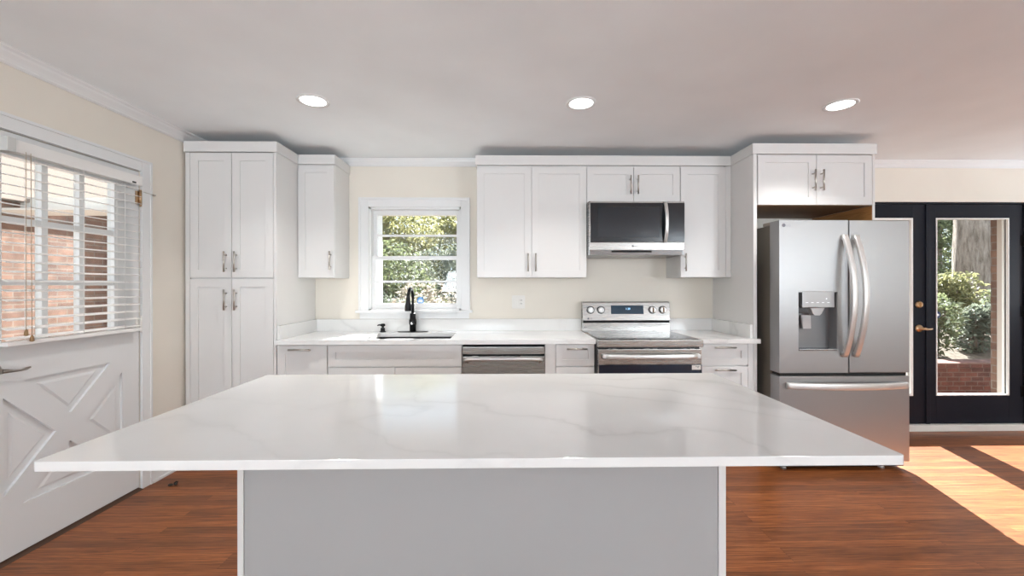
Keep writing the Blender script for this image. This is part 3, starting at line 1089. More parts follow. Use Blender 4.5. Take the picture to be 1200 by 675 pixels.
# faucet
fx, fy = -0.826, 3.600
fc = thing('faucet', (fx, fy, HC), 'black pull-down gooseneck faucet in front of the window', 'faucet')
b = MB()
pl = []
for k in range(36):
    t = 2 * PI * k / 36
    cxx = math.copysign(abs(math.cos(t)) ** 0.8, math.cos(t)) * 0.130
    pl.append((fx + cxx, fy + 0.030 * math.sin(t), HC))
b.prism(pl, (0, 0, 0.005), 0.001)
b.build('base_plate', M_black, fc)
b = MB().lathe((fx, fy, HC + 0.005), [(0.027, 0), (0.027, 0.055), (0.031, 0.062), (0.031, 0.098), (0.026, 0.106), (0.024, 0.150), (0.017, 0.158)], 28)
b.build('body', M_black, fc)
arc = [(fx, fy, 1.06), (fx, fy, 1.14), (fx, fy, 1.20)]
R_ = 0.076
for k in range(1, 13):
    t = PI * k / 13
    arc.append((fx - 0.003 * (1 - math.cos(t)) / 2, fy - R_ * (1 - math.cos(t)), 1.20 + 0.086 * math.sin(t)))
arc += [(fx - 0.003, fy - 2 * R_, 1.195)]
b = MB().tube(arc, 0.0135, 16)
b.build('gooseneck', M_black, fc)
b = MB().lathe((fx - 0.003, fy - 2 * R_, 1.100), [(0.024, 0), (0.028, 0.004), (0.0265, 0.04), (0.018, 0.085), (0.0155, 0.118), (0.0145, 0.13)], 24)
b.build('spray_head', M_black, fc)
b = MB().lathe((fx + 0.004, fy - 0.026, 0.990), [(0.017, 0), (0.017, 0.022), (0.013, 0.028)], 20, 'Y')
b.tube([(fx + 0.004, fy - 0.048, 0.990), (fx + 0.018, fy - 0.060, 1.000), (fx + 0.045, fy - 0.066, 1.012)], [0.007, 0.006, 0.005], 10)
b.build('lever', M_black, fc)
MB().lathe((fx + 0.004, fy - 0.054, 0.990), [(0.011, 0), (0.010, 0.003)], 16, 'Y').build('lever_cap', M_hand, fc)

sp_ = thing('soap_dispenser', (-1.083, 3.600, HC), 'small black soap pump beside the faucet', 'soap dispenser')
MB().lathe((-1.083, 3.600, HC), [(0.026, 0), (0.026, 0.005), (0.020, 0.008), (0.018, 0.030), (0.018, 0.036)], 20).build('base', M_black, sp_)
b = MB().cyl((-1.083, 3.60, HC + 0.036), (-1.083, 3.60, HC + 0.052), 0.010, n=14).lathe((-1.083, 3.60, HC + 0.050), [(0.020, 0), (0.021, 0.006), (0.020, 0.018), (0.012, 0.022)], 18)
b.tube([(-1.083, 3.60, HC + 0.060), (-1.115, 3.59, HC + 0.061), (-1.126, 3.588, HC + 0.055)], [0.007, 0.006, 0.005], 10)
b.build('pump_head', M_black, sp_)

# outlet
ot = thing('wall_outlet', (0.086, W, 1.11), 'beige double electrical plate under the wide wall cabinet', 'outlet')
MB().box(0.028, 0.144, W - 0.006, W, 1.106, 1.222, 0.0025).build('plate', M_plate, ot)
for x in (0.062, 0.110):
    MB().box(x - 0.0165, x + 0.0165, W - 0.009, W - 0.005, 1.131, 1.197, 0.002).build('rocker' if x < 0.1 else 'receptacle', M_plate, ot)
b = MB()
for z in (1.150, 1.180):
    b.box(0.103, 0.106, W - 0.0095, W - 0.0085, z - 0.006, z + 0.006).box(0.114, 0.117, W - 0.0095, W - 0.0085, z - 0.005, z + 0.005)
b.build('slots', M_gdark, ot)

# dishwasher
dw = thing('dishwasher', (-0.0385, 3.39, 0), 'stainless steel dishwasher under the counter right of the sink', 'dishwasher')
x0, x1 = -0.343, 0.2675
MB().box(x0, x1, 3.115, 3.66, 0.10, 0.862).box(x0, x1, 3.15, 3.66, 0.02, 0.10).build('body', M_void, dw)
MB().box(x0 + 0.003, x1 - 0.003, YB - 0.006, 3.112, 0.803, 0.856, 0.003).build('control_panel', M_steel, dw)
b = MB().box(x0 + 0.003, x1 - 0.003, YB - 0.004, 3.112, 0.115, 0.786, 0.003)
b.build('door', M_steel, dw)
b = MB()
yb = YB - 0.048
b.tube([(x0 + 0.040, YB - 0.004, 0.745), (x0 + 0.030, yb + 0.012, 0.765), (x0 + 0.045, yb, 0.773)] + [(x0 + 0.045 + (x1 - x0 - 0.09) * k / 10, yb, 0.773) for k in range(1, 11)] + [(x1 - 0.030, yb + 0.012, 0.765), (x1 - 0.040, YB - 0.004, 0.745)], 0.01, 14, (0.012, 0.010))
b.build('handle', M_hand, dw)
MB().box(-0.0760, -0.0745, YB - 0.0055, YB - 0.0035, 0.13, 0.755).build('door_crease', M_steeld, dw)

# ------------------------------------------------------------------ range
rg = thing('electric_range', (1.018, 3.32, 0), 'stainless steel electric range with knobs on its back panel', 'range')
rx0, rx1 = 0.640, 1.398
b = MB().box(rx0, rx1, 3.035, 3.675, 0.09, 0.893, 0.002).box(rx0 + 0.03, rx1 - 0.03, 3.08, 3.66, 0.0, 0.09)
b.build('body', M_gdark, rg)
b = MB().box(rx0 - 0.001, rx1 + 0.001, 2.972, 3.020, 0.866, 0.9165, 0.004).box(rx0, rx0 + 0.014, 3.02, 3.60, 0.893, 0.9165, 0.002).box(rx1 - 0.014, rx1, 3.02, 3.60, 0.893, 0.9165, 0.002).box(rx0 + 0.014, rx1 - 0.014, 3.02, 3.60, 0.893, 0.910)
b.build('cooktop_frame', M_steel, rg)
ck = MB().box(rx0 + 0.0145, rx1 - 0.0145, 3.021, 3.588, 0.9105, 0.9185, 0.002).build('cooktop_glass', M_cook, rg)
for cx_, cy_, r_ in ((0.83, 3.17, 0.105), (0.83, 3.44, 0.075), (1.20, 3.17, 0.090), (1.20, 3.44, 0.075), (1.015, 3.46, 0.055)):
    q = MB()
    for rr in (r_, r_ * 0.62):
        n_ = 40
        vo = [q.bm.verts.new((cx_ + rr * math.cos(2 * PI * k / n_), cy_ + rr * math.sin(2 * PI * k / n_), 0.9188)) for k in range(n_)]
        vi = [q.bm.verts.new((cx_ + (rr - 0.004) * math.cos(2 * PI * k / n_), cy_ + (rr - 0.004) * math.sin(2 * PI * k / n_), 0.9188)) for k in range(n_)]
        for k in range(n_):
            q.bm.faces.new((vo[k], vo[(k + 1) % n_], vi[(k + 1) % n_], vi[k]))
    q.build('burner_ring', M_burner, ck)
# back panel
b = MB()
b.prism([(rx0, 3.590, 0.905), (rx0, 3.668, 0.905), (rx0, 3.668, 1.168), (rx0, 3.618, 1.168), (rx0, 3.606, 1.160), (rx0, 3.582, 1.008), (rx0, 3.604, 1.000), (rx0, 3.604, 0.994), (rx0, 3.590, 0.985)], (rx1 - rx0, 0, 0), 0.0015)
bk = b.build('back_panel', M_steel, rg)
MB().box(rx0 + 0.006, rx1 - 0.006, 3.588, 3.603, 0.988, 1.004).build('shadow_gap', M_void, bk)
slope = (3.606 - 3.582) / (1.160 - 1.008)


def face_y(z):
    return 3.582 + (z - 1.008) * slope


b = MB()
b.prism([(0.886, face_y(1.062) - 0.002, 1.062), (1.168, face_y(1.062) - 0.002, 1.062), (1.168, face_y(1.136) - 0.002, 1.136), (0.886, face_y(1.136) - 0.002, 1.136)], (0, 0.006, 0), 0.001)
b.build('display', M_display, bk)
dg_ = text_mesh('1:38', (1.012, face_y(1.102) - 0.0030, 1.099), 0.024, M_digit, bk, 'display_digits')
for i, kx in enumerate((0.707, 0.797, 1.244, 1.334)):
    ky = face_y(1.098)
    k_ = MB().lathe((kx, ky + 0.002, 1.098), [(0.030, 0), (0.030, 0.004), (0.0255, 0.006), (0.0245, 0.026), (0.022, 0.030)], 28, 'Y').build('knob', M_hand, rg)
    a_ = (0.0, 0.1, 0.0, 0.05)[i]
    q = MB().box(kx - 0.006, kx + 0.006, ky - 0.036, ky - 0.027, 1.098 - 0.021, 1.098 + 0.021, 0.003)
    q.build('grip', M_hand if i < 2 else M_bronze, k_)
    MB().lathe((kx, ky - 0.001, 1.098), [(0.0335, 0), (0.0335, 0.0045)], 28, 'Y').build('knob_ring', M_gdark, k_)
b = MB().lathe((0.687, face_y(1.024) + 0.0005, 1.024), [(0.0075, 0), (0.0075, 0.0015)], 18, 'Y')
b.build('badge', M_logo, bk)
text_mesh('LG', (0.700, face_y(1.022) - 0.0008, 1.0185), 0.016, M_text, bk, 'brand_lettering')
# oven door
od = MB()
od.box(rx0 + 0.006, rx1 - 0.006, 2.985, 3.034, 0.738, 0.850, 0.004)
od.box(rx0 + 0.006, rx0 + 0.05, 2.987, 3.034, 0.255, 0.7385, 0.002).box(rx1 - 0.05, rx1 - 0.006, 2.987, 3.034, 0.255, 0.7385, 0.002).box(rx0 + 0.05, rx1 - 0.05, 2.987, 3.034, 0.255, 0.31, 0.002)
odo = od.build('oven_door', M_steel, rg)
MB().box(rx0 + 0.007, rx1 - 0.007, 2.980, 2.988, 0.30, 0.7375, 0.001).build('oven_window', M_ovenglass, odo)
b = MB()
hp = []
for k in range(25):
    s_ = -1 + 2 * k / 24
    hp.append((1.019 + 0.345 * s_, 2.930 + 0.022 * s_ * s_ + (0.035 if abs(s_) > 0.99 else 0), 0.802))
b.tube(hp, 0.012, 16, (0.012, 0.017))
for s_ in (-1, 1):
    b.box(1.019 + s_ * 0.338 - 0.012, 1.019 + s_ * 0.338 + 0.012, 2.945, 2.986, 0.788, 0.816, 0.004)
b.build('handle', M_hand, odo)
MB().box(rx0 + 0.006, rx1 - 0.006, 2.985, 3.034, 0.095, 0.245, 0.004).build('storage_drawer', M_steel, rg)
lb = MB().box(1.318, 1.383, 2.9788, 2.9798, 0.702, 0.7345).build('energy_label', M_plate, odo)
b = MB().box(1.346, 1.352, 2.9780, 2.9786, 0.722, 0.730).box(1.356, 1.372, 2.9780, 2.9786, 0.724, 0.728).box(1.356, 1.366, 2.9780, 2.9786, 0.716, 0.720)
b.build('label_print', M_text, lb)

# ------------------------------------------------------------------ microwave
mw = thing('microwave', (1.012, 3.49, 1.54), 'stainless and black microwave hung over the range', 'microwave')
mx0, mx1, my = 0.6385, 1.399, 3.296
b = MB().box(mx0, mx1, my + 0.022, W - 0.004, 1.552, 1.980, 0.002)
b.build('body', M_steeld, mw)
b = MB()
b.prism([(mx0, my + 0.020, 1.600), (mx0, my + 0.020, 1.978), (mx0, my, 1.978), (mx0, my, 1.966), (mx0, my + 0.004, 1.964), (mx0, my + 0.004, 1.604), (mx0, my - 0.003, 1.600), (mx0, my - 0.003, 1.590), (mx0, my + 0.020, 1.590)], (mx1 - mx0, 0, 0))
b.box(mx0, mx0 + 0.010, my, my + 0.021, 1.60, 1.976)
b.build('front_frame', M_steel, mw)
b = MB().box(mx0, mx1, my - 0.005, my + 0.021, 1.590, 1.650, 0.003)
b.build('lower_strip', M_steel, mw)
wd = MB().box(mx0 + 0.010, 1.253, my - 0.005, my + 0.003, 1.652, 1.965, 0.0015).build('door_window', M_dglass, mw)
MB().box(mx0 + 0.07, 1.20, my - 0.0056, my - 0.0048, 1.69, 1.93).build('window_screen', mat('dark_screen', (0.022, 0.026, 0.032), 0.12), wd)
MB().box(1.256, mx1, my - 0.005, my + 0.003, 1.652, 1.965, 0.0015).build('control_panel', M_dglass, mw)
b = MB()
hp = []
for k in range(21):
    s_ = -1 + 2 * k / 20
    hp.append((1.243, my - 0.046 + 0.034 * abs(s_) ** 2.2, 1.812 + 0.156 * s_))
b.tube(hp, 0.012, 16, (0.013, 0.008), up=(0, 1, 0))
b.box(1.231, 1.255, my - 0.016, my - 0.004, 1.650, 1.672, 0.002).box(1.231, 1.255, my - 0.016, my - 0.004, 1.952, 1.972, 0.002)
b.build('handle', M_hand, mw)
b = MB().prism([(mx0 + 0.01, my + 0.010, 1.590), (mx0 + 0.01, my + 0.015, 1.553), (mx0 + 0.01, my + 0.3, 1.545), (mx0 + 0.01, my + 0.3, 1.590)], (mx1 - mx0 - 0.02, 0, 0))
b.build('bottom_tray', M_steeld, mw)
b = MB().box(0.82, 1.14, my + 0.009, my + 0.012, 1.572, 1.588)
for k in range(12):
    b.box(0.83 + k * 0.026, 0.835 + k * 0.026, my + 0.006, my + 0.011, 1.572, 1.588)
b.build('vent_grille', M_void, mw)
MB().lathe((0.985, my - 0.0048, 1.622), [(0.008, 0), (0.008, 0.0012)], 18, 'Y').build('badge', M_text, mw)
text_mesh('LG', (0.997, my - 0.0058, 1.616), 0.016, mat('pale_grey_print', (0.35, 0.35, 0.35), 0.5), mw, 'brand_lettering')

# ------------------------------------------------------------------ refrigerator
rf = thing('refrigerator', (2.365, 3.27, 0), 'stainless french-door refrigerator with a water dispenser and curved handles', 'refrigerator')
fx0, fx1, fxm = 1.902, 2.830, 2.396
FY = 2.900
dt_ = 0.105
MB().box(fx0 + 0.012, 2.7165, FY + dt_ + 0.012, 3.640, 0.045, 1.745, 0.003).box(2.7165, fx1 - 0.014, FY + dt_ + 0.012, YB - 0.010, 0.045, 1.745, 0.003).build('body', M_fside, rf)
M_hc = mat('taupe_plastic', (0.30, 0.27, 0.23), 0.45)
MB().box(fx0 + 0.012, fx0 + 0.11, FY + dt_ - 0.02, FY + 0.21, 1.7465, 1.772, 0.008).build('hinge_cover', M_hc, rf)
MB().box(fx1 - 0.115, fx1 - 0.014, FY + dt_ - 0.02, YB - 0.012, 1.7465, 1.772, 0.008).build('hinge_cover', M_hc, rf)
dz0, dz1 = 0.692, 1.767
rx_0, rx_1, rz0, rz1 = 2.037, 2.316, 0.848, 1.262
# left door with a real dispenser recess
q = MB()
q.box(fx0, rx_0, FY, FY + dt_, dz0, dz1).box(rx_1, fxm - 0.006, FY, FY + dt_, dz0, dz1).box(rx_0, rx_1, FY, FY + dt_, dz0, rz0).box(rx_0, rx_1, FY, FY + dt_, rz1, dz1)
q.box(rx_0, rx_1, FY + 0.080, FY + dt_, rz0, rz1)
dl = q.build('door', M_fridge, rf)
dr_ = MB().box(fxm + 0.006, fx1, FY, FY + dt_, dz0, dz1, 0.006, 3).build('door', M_fridge, rf)
fz = MB().box(fx0, fx1, FY, FY + dt_, 0.062, 0.668, 0.006, 3).build('freezer_drawer', M_fridge, rf)
MB().box(fx0 + 0.015, fx1 - 0.015, FY + 0.015, FY + dt_ - 0.002, 0.670, 0.690).box(fxm - 0.0055, fxm + 0.0055, FY + 0.02, FY + dt_ - 0.002, 0.70, 1.76).build('door_gasket', M_void, rf)
MB().box(fx0 + 0.02, fx1 - 0.02, FY + 0.025, FY + 0.13, 0.022, 0.058, 0.004).build('base_grille', M_gdark, rf)
for x in (fx0 + 0.06, fx1 - 0.16):
    MB().cyl((x, FY + 0.05, 0), (x, FY + 0.05, 0.03), 0.020, 0.014, 16).build('foot', M_hand, rf)
# dispenser
ds = MB()
ds.box(rx_0, rx_0 + 0.004, FY + 0.004, FY + 0.080, rz0, rz1).box(rx_1 - 0.004, rx_1, FY + 0.004, FY + 0.080, rz0, rz1).box(rx_0, rx_1, FY + 0.076, FY + 0.080, rz0, rz1).box(rx_0, rx_1, FY + 0.004, FY + 0.080, rz1 - 0.004, rz1)
dso = ds.build('dispenser_recess', mat('grey_recess_lining', (0.20, 0.20, 0.205), 0.35, 0.5), dl)
MB().box(rx_0 + 0.006, rx_1 - 0.006, FY - 0.004, FY + 0.076, rz0, rz0 + 0.012, 0.003).build('drip_tray', M_steeld, dl)
MB().box(2.062, 2.289, FY - 0.006, FY + 0.070, 1.152, 1.268, 0.004).build('dispenser_panel', mat('satin_grey_panel', (0.36, 0.36, 0.365), 0.3, 0.6), dl)
q = MB()
for k in range(5):
    q.box(2.085 + 0.038 * k, 2.103 + 0.038 * k, FY - 0.0068, FY - 0.0058, 1.185, 1.189)
q.lathe((2.232, FY - 0.0058, 1.214), [(0.005, 0), (0.005, 0.001)], 12, 'Y')
q.build('dispenser_icons', M_white_ink, dl)
q = MB()
q.prism([(2.128, FY + 0.008, 1.150), (2.232, FY + 0.008, 1.150), (2.208, FY + 0.008, 1.108), (2.196, FY + 0.008, 1.096), (2.160, FY + 0.008, 1.096), (2.148, FY + 0.008, 1.108)], (0, 0.055, 0), 0.003)
q.build('nozzle', M_paddle, dl)
q = MB().box(2.046, 2.120, FY + 0.015, FY + 0.060, 1.110, 1.150, 0.004)
q.build('nozzle_housing', M_gdark, dl)
q = MB().prism([(2.072, FY + 0.020, 1.096), (2.140, FY + 0.020, 1.096), (2.150, FY + 0.030, 1.000), (2.092, FY + 0.030, 1.000)], (0, 0.012, 0), 0.003)
q.prism([(2.080, FY + 0.018, 1.086), (2.134, FY + 0.018, 1.086), (2.142, FY + 0.028, 1.012), (2.096, FY + 0.028, 1.012)], (0, 0.006, 0), 0.001)
q.build('paddle', M_paddle, dl)


def fridge_handle(parent, x):
    q_ = MB()
    hp_ = []
    for k in range(33):
        s2 = -1 + 2 * k / 32
        hp_.append((x, FY - 0.098 + 0.086 * abs(s2) ** 2.0, 1.235 + 0.425 * s2))
    q_.tube(hp_, 0.012, 18, (0.019, 0.012), up=(0, 1, 0))
    q_.box(x - 0.014, x + 0.014, FY - 0.018, FY - 0.0005, 0.812, 0.842, 0.004).box(x - 0.014, x + 0.014, FY - 0.018, FY - 0.0005, 1.628, 1.658, 0.004)
    return q_.build('handle', M_hand, parent)


fridge_handle(dl, 2.356)
fridge_handle(dr_, 2.436)
q = MB()
hp = []
for k in range(33):
    s2 = -1 + 2 * k / 32
    hp.append((2.370 + 0.425 * s2, FY - 0.058 + 0.044 * abs(s2) ** 2.2, 0.606))
q.tube(hp, 0.012, 18, (0.013, 0.023))
for s2 in (-1, 1):
    q.box(2.370 + s2 * 0.405 - 0.016, 2.370 + s2 * 0.405 + 0.016, FY - 0.022, FY - 0.0005, 0.592, 0.620, 0.004)
q.build('handle', M_hand, fz)
MB().lathe((1.933, FY - 0.0002, 1.731), [(0.0125, 0), (0.0125, 0.0012)], 24, 'Y').build('badge', M_logo, dl)
text_mesh('LG', (1.951, FY - 0.0009, 1.722), 0.026, mat('mid_grey_print', (0.28, 0.28, 0.30), 0.5), dl, 'brand_lettering')

# ------------------------------------------------------------------ island
il0, il1, iy0, iy1 = -1.071, 0.919, 0.950, 1.864
ib = thing('island_cabinet', (-0.076, 1.55, 0), 'pale grey flat-panelled island base under the white quartz top', 'kitchen island')
bx_0, bx_1, by_0, by_1 = -0.806, 0.655, 1.250, 1.845
MB().box(bx_0 + 0.019, bx_1 - 0.019, by_0 + 0.004, by_1 - 0.04, 0.10, 0.8905, 0.001).box(bx_0 + 0.02, bx_1 - 0.02, by_0 + 0.004, by_1 - 0.10, 0, 0.10).build('carcass', M_cab, ib)
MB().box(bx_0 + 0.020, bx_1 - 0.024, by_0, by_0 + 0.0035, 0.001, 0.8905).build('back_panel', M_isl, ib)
for a_, c2 in ((bx_0, bx_0 + 0.018), (bx_1 - 0.022, bx_1)):
    MB().box(a_, c2, by_0 - 0.002, by_1 - 0.02, 0.0, 0.8905, 0.001).build('end_panel', M_cab, ib)
for x0, x1 in ((bx_0 + 0.022, -0.324), (-0.320, 0.166), (0.170, bx_1 - 0.024)):
    q = shaker(x0, x1, 0.115, 0.880, by_1 - 0.039)
    d_ = q.build('door', M_cab, ib)
# island worktop: one slab with rounded corners and eased edges
q = MB()
pts = []
rc = 0.010
for (cx_, cy_, a0) in ((il0 + rc, iy0 + rc, 180), (il1 - rc, iy0 + rc, 270), (il1 - rc, iy1 - rc, 0), (il0 + rc, iy1 - rc, 90)):
    for k in range(5):
        a_ = R(a0 + 90 * k / 4)
        pts.append((cx_ + rc * math.cos(a_), cy_ + rc * math.sin(a_), 0.8915))
q.prism(pts, (0, 0, 0.0225), 0.0025)
tag(q.build('island_countertop', M_quartz), 'large white quartz slab with faint grey veins on the island', 'countertop')

# ------------------------------------------------------------------ ceiling downlights
for x, y, lab in ((-1.183, 2.541, 'left round recessed ceiling light, above the pantry side'),
                  (0.447, 2.556, 'middle round recessed ceiling light, in front of the range'),
                  (2.065, 2.561, 'right round recessed ceiling light, in front of the refrigerator')):
    lt = thing('recessed_light', (x, y, CH), lab, 'ceiling light', 'recessed ceiling lights')
    q = MB()
    n_ = 40
    prof = [(0.094, CH), (0.094, CH - 0.004), (0.086, CH - 0.007), (0.074, CH - 0.005), (0.070, CH - 0.001)]
    rings = [[q.bm.verts.new((x + r_ * math.cos(2 * PI * k / n_), y + r_ * math.sin(2 * PI * k / n_), z_)) for k in range(n_)] for r_, z_ in prof]
    for a_, c2 in zip(rings, rings[1:]):
        for k in range(n_):
            f_ = q.bm.faces.new((a_[k], a_[(k + 1) % n_], c2[(k + 1) % n_], c2[k]))
            f_.smooth = True
    q.build('trim_ring', M_trim, lt)
    MB().lathe((x, y, CH - 0.003), [(0.0705, 0), (0.0705, 0.002)], 40).build('lens', M_emit, lt)
    ldt = bpy.data.lights.new('lamp_light', 'AREA')
    ldt.shape = 'DISK'
    ldt.size = 0.13
    ldt.energy = 7
    ldt.spread = R(115)
    ldt.color = (1.0, 0.95, 0.88)
    lo_ = bpy.data.objects.new('lamp_light', ldt)
    COL.objects.link(lo_)
    lo_.parent = lt
    lo_.location = (0, 0, -0.012)

# roof eave over the back wall
struct(MB().box(-8, 12, 4.031, 4.36, 2.035, 2.055).box(-8, 12, 4.34, 4.36, 2.055, 2.22).build('trim_5', M_sill), 'pale roof eave outside the back wall', 'eave')

# small dark scrap on the floor
q = MB()
q.sphere((-2.215, 2.760, 0.008), 0.008, (2.0, 1.4, 1.0), 10).sphere((-2.192, 2.772, 0.007), 0.007, (1.6, 1.1, 1.0), 10)
q.tube([(-2.200, 2.77, 0.012), (-2.190, 2.775, 0.022), (-2.180, 2.775, 0.018)], 0.004, 8)
tag(q.build('debris', M_scrap), 'small dark scrap lying on the wood floor near the white door', 'debris', kind='thing')

# ------------------------------------------------------------------ outdoors
random.seed(7)
struct(MB().box(-30, 40, 4.03, 45, -0.25, -0.15).build('ground', M_soil), 'leaf-covered ground outside the back wall', 'ground')
struct(MB().box(-30, -2.62, -6, 4.03, -0.25, -0.15).build('ground_patio', M_patio), 'pale concrete patio outside the left door', 'ground')


def leaves(name, centres, n, size, material, parent=None, origin=None):
    """centres: list of (x, y, z, rx, ry, rz) lobes filled with folded leaves"""
    V, F = [], []
    wts = [c[3] * c[4] * c[5] for c in centres]
    for _ in range(n):
        c = random.choices(centres, wts)[0]
        while True:
            p = Vector((random.uniform(-1, 1), random.uniform(-1, 1), random.uniform(-1, 1)))
            if 0.05 < p.length < 1:
                break
        p = p.normalized() * (0.45 + 0.55 * p.length)
        pos = Vector((c[0] + p.x * c[3], c[1] + p.y * c[4], c[2] + p.z * c[5]))
        if pos.z < -0.12:
            pos.z = -0.12 + random.random() * 0.1
        s = size * random.uniform(0.6, 1.35)
        d = Vector((random.gauss(0, 1), random.gauss(0, 1), random.gauss(-0.2, 0.7))).normalized()
        sd_ = d.cross(Vector((random.gauss(0, 0.5), random.gauss(0, 0.5), 1))).normalized()
        nn = sd_.cross(d).normalized()
        i = len(V)
        V += [pos, pos + d * s * 0.45 + sd_ * s * 0.26 + nn * s * 0.07, pos + d * s, pos + d * s * 0.45 - sd_ * s * 0.26 + nn * s * 0.07]
        F += [(i, i + 1, i + 2), (i, i + 2, i + 3)]
    org = ORIG[parent.name] if parent is not None else Vector(origin)
    me = bpy.data.meshes.new(name)
    me.from_pydata([tuple(v - org) for v in V], [], F)
    me.materials.append(material)
    o_ = bpy.data.objects.new(name, me)
    COL.objects.link(o_)
    if parent is not None:
        o_.parent = parent
    else:
        o_.location = org
    ORIG[o_.name] = org
    return o_


def shrub(x, y, z, w, d, h, n, size, m_, label, group=None, name='shrub'):
    s_ = thing(name, (x, y, z), label, 'shrub', group)
    lobes = []
    for _ in range(9):
        a_ = random.uniform(0, 2 * PI)
        rr = random.uniform(0.1, 0.62)
        lobes.append((x + math.cos(a_) * rr * w, y + math.sin(a_) * rr * d, z + h * random.uniform(0.18, 0.78), w * 0.46, d * 0.46, h * 0.27))
    leaves('foliage', lobes, n, size, m_, s_)
    q_ = MB()
    for k in range(6):
        a_ = random.uniform(0, 2 * PI)
        top = (x + math.cos(a_) * w * 0.5, y + math.sin(a_) * d * 0.5, z + h * 0.72)
        q_.tube([(x + math.cos(a_) * 0.05, y + math.sin(a_) * 0.05, z - 0.03), (x + math.cos(a_) * w * 0.22, y + math.sin(a_) * d * 0.22, z + h * 0.4), top], [0.022, 0.015, 0.006], 7)
    q_.build('stems', M_bark, s_)
    return s_


def tree(x, y, z, r0, r1, h, label, crown=None, n=0, size=0.2, m_=None, lean=0.0):
    t_ = thing('tree', (x, y, z), label, 'tree')
    q_ = MB()
    rings = []
    n_, seg = 26, 16
    for i in range(seg + 1):
        u = i / seg
        rr = r1 + (r0 - r1) * (1 - u) ** 1.5 + 0.22 * r0 * max(0, 1 - u * 7) ** 2
        ring = []
        for k in range(n_):
            a_ = 2 * PI * k / n_
            w_ = rr * (1 + 0.05 * math.sin(5 * a_ + i * 0.7) + 0.03 * math.sin(11 * a_ - i))
            ring.append(q_.bm.verts.new((x + lean * u * h + w_ * math.cos(a_), y + w_ * math.sin(a_), z - 0.05 + u * h)))
        rings.append(ring)
    for a_, c2 in zip(rings, rings[1:]):
        for k in range(n_):
            f_ = q_.bm.faces.new((a_[k], a_[(k + 1) % n_], c2[(k + 1) % n_], c2[k]))
            f_.smooth = True
    q_.bm.faces.new(rings[-1])
    q_.build('trunk', M_bark, t_)
    if crown:
        leaves('foliage', crown, n, size, m_, t_)
        q2 = MB()
        for c in crown[:6]:
            q2.tube([(x, y, z + h * 0.55), ((x + c[0]) / 2, (y + c[1]) / 2, (z + h * 0.6 + c[2]) / 2), (c[0], c[1], c[2])], [0.05, 0.035, 0.012], 7)
        q2.build('branches', M_bark, t_)
    return t_


# through the kitchen window
shrub(-1.25, 7.0, -0.15, 0.95, 0.55, 1.5, 3600, 0.08, M_leaf4, 'pale dry low shrub seen at the bottom of the kitchen window')
shrub(-2.35, 8.3, -0.15, 1.0, 0.55, 1.6, 3600, 0.085, M_leaf3, 'grey green low shrub at the lower left of the kitchen window')
shrub(-3.0, 9.9, -0.15, 1.35, 0.7, 2.5, 4200, 0.11, M_leaf1, 'mid green bush seen in the middle left of the kitchen window')
shrub(-1.5, 11.6, -0.15, 1.35, 0.7, 2.6, 4200, 0.12, M_leaf3, 'blue green bush seen in the middle right of the kitchen window')
tree(-4.0, 13.8, -0.15, 0.13, 0.06, 3.6, 'yellow green tree at the upper left of the kitchen window',
     [(-4.2, 13.8, 2.6, 1.5, 0.8, 1.1), (-3.3, 13.7, 3.2, 1.2, 0.7, 0.9), (-4.9, 13.9, 3.3, 1.1, 0.7, 0.9), (-3.6, 13.8, 1.7, 1.3, 0.7, 0.8)], 5600, 0.15, M_leaf2)
tree(-2.0, 15.9, -0.15, 0.13, 0.06, 3.6, 'loose yellow green tree at the upper right of the kitchen window',
     [(-2.2, 15.9, 2.7, 1.5, 0.8, 1.1), (-1.4, 15.8, 3.4, 1.4, 0.7, 1.0), (-3.0, 16.0, 3.5, 1.2, 0.7, 1.0), (-1.8, 15.9, 1.8, 1.5, 0.7, 0.9)], 5600, 0.16, M_leaf2)
# through the dark glazed door
struct(MB().box(3.5, 14.0, 5.35, 5.36, -0.2, 0.2).prism([(2.6, 5.34, -0.16), (2.6, 5.34, 0.20), (2.6, 7.2, 0.55), (2.6, 12, 1.0), (2.6, 12, -0.16)], (13.0, 0, 0)).build('ground_bank', M_soil), 'sloping planted bank behind the garden wall', 'ground')
gw = thing('garden_wall', (6.0, 5.2, -0.15), 'low red brick retaining wall seen through the right glazed door', 'garden wall')
MB().box(2.6, 12.0, 5.10, 5.33, -0.16, 0.285, 0.004).build('brickwork', M_brick, gw)
MB().box(2.6, 12.0, 5.07, 5.345, 0.285, 0.345, 0.006).build('coping', M_brick, gw)
tree(9.17, 8.05, 0.6, 0.31, 0.285, 5.0, 'thick grey barked tree trunk seen through the right glazed door', lean=-0.006)
shrub(6.10, 5.92, 0.28, 0.38, 0.34, 0.98, 2400, 0.075, M_leaf1, 'bright green shrub at the lower left of the door glass')
shrub(6.97, 6.12, 0.30, 0.38, 0.34, 0.74, 2200, 0.075, M_leaf3, 'low grey green shrub at the lower right of the door glass')
shrub(7.45, 6.95, 0.45, 0.48, 0.36, 1.10, 2400, 0.08, M_leaf2, 'sunlit yellow green shrub behind the green ones by the trunk')
shrub(8.55, 6.95, 0.45, 0.44, 0.36, 0.85, 2000, 0.08, M_leaf1, 'mid green shrub in front of the thick trunk beside the brick edge')
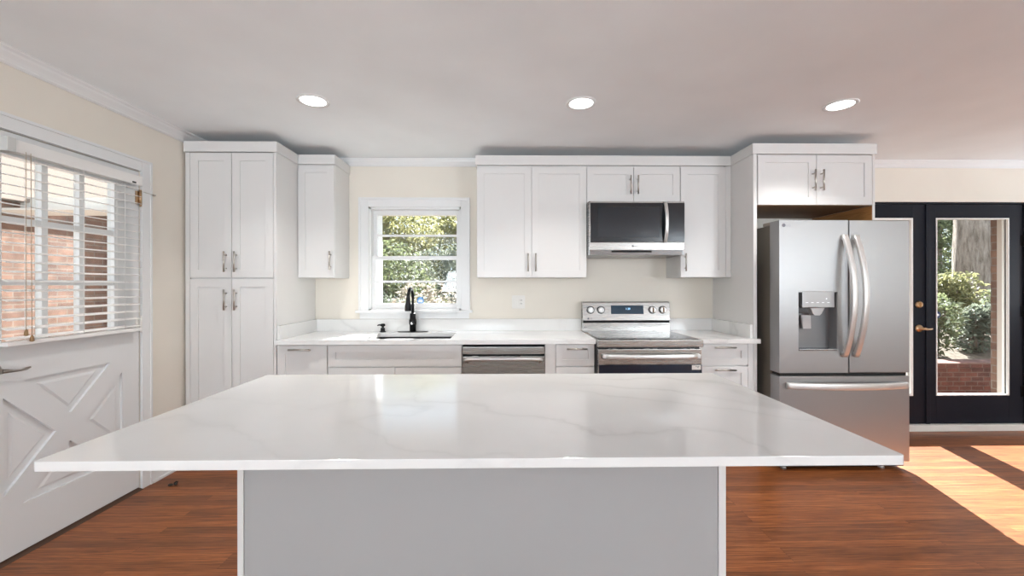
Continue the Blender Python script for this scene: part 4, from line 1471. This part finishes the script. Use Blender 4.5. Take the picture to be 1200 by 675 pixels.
tree(13.6, 13.0, 0.9, 0.14, 0.06, 3.4, 'dark green tree behind the left side of the thick trunk',
     [(13.6, 13.0, 2.4, 1.2, 1.0, 1.3), (14.0, 13.1, 3.3, 1.0, 0.9, 1.1), (13.1, 12.9, 3.4, 1.1, 0.9, 1.1), (13.6, 13.0, 1.4, 1.3, 1.0, 0.7), (13.7, 12.9, 4.1, 1.1, 0.9, 0.9)], 7000, 0.15, M_leaf1)
tree(18.3, 15.6, 0.9, 0.14, 0.06, 3.6, 'mid green tree behind the right side of the thick trunk',
     [(18.3, 15.6, 2.6, 1.3, 0.8, 1.5), (18.7, 15.5, 3.6, 1.3, 0.8, 1.1), (18.0, 15.7, 4.2, 1.1, 0.8, 0.9), (18.3, 15.6, 1.6, 1.3, 0.8, 0.7)], 5600, 0.16, M_leaf1)



def hedge(x0, x1, y, z, h, n, size, m_, label):
    s_ = thing('hedge', ((x0 + x1) / 2, y, z), label, 'hedge')
    lobes = []
    k = int((x1 - x0) / 0.8)
    for i in range(k + 1):
        for j in range(4):
            lobes.append((x0 + (x1 - x0) * i / k, y + random.uniform(-0.2, 0.2), z + h * (0.15 + 0.24 * j), 0.75, 0.55, h * 0.17))
    leaves('foliage', lobes, n, size, m_, s_)
    q_ = MB()
    for i in range(k + 1):
        xx = x0 + (x1 - x0) * i / k
        q_.tube([(xx, y, z - 0.05), (xx + 0.1, y, z + h * 0.5), (xx, y, z + h * 0.9)], [0.06, 0.045, 0.015], 7)
    q_.build('stems', M_bark, s_)


hedge(-10.0, 1.0, 18.6, -0.15, 4.8, 12000, 0.24, M_leaf2, 'tall pale green hedge closing the view behind the kitchen window trees')
hedge(16.0, 26.0, 18.6, 0.7, 5.2, 9000, 0.26, M_leaf3, 'tall grey green hedge closing the view behind the thick trunk')

# neighbouring brick wing outside the white door
hw = thing('house_wing', (-5.1, 3.0, -0.15), 'brick house wing with a pale upper board seen through the blind', 'building')
MB().box(-5.30, -5.00, 0.0, 9.5, -0.16, 2.16).build('brick_wall', M_brick2, hw)
b = MB().box(-5.30, -4.90, 0.0, 9.5, 2.165, 3.6, 0.004)
b.build('upper_board', painted('pinkish_beige_board', (0.24, 0.19, 0.16), 0.7), hw)
MB().box(-4.99, -4.91, 5.28, 5.38, -0.1, 2.155, 0.01).build('downspout', mat('dark_brown_metal', (0.05, 0.035, 0.025), 0.5), hw)
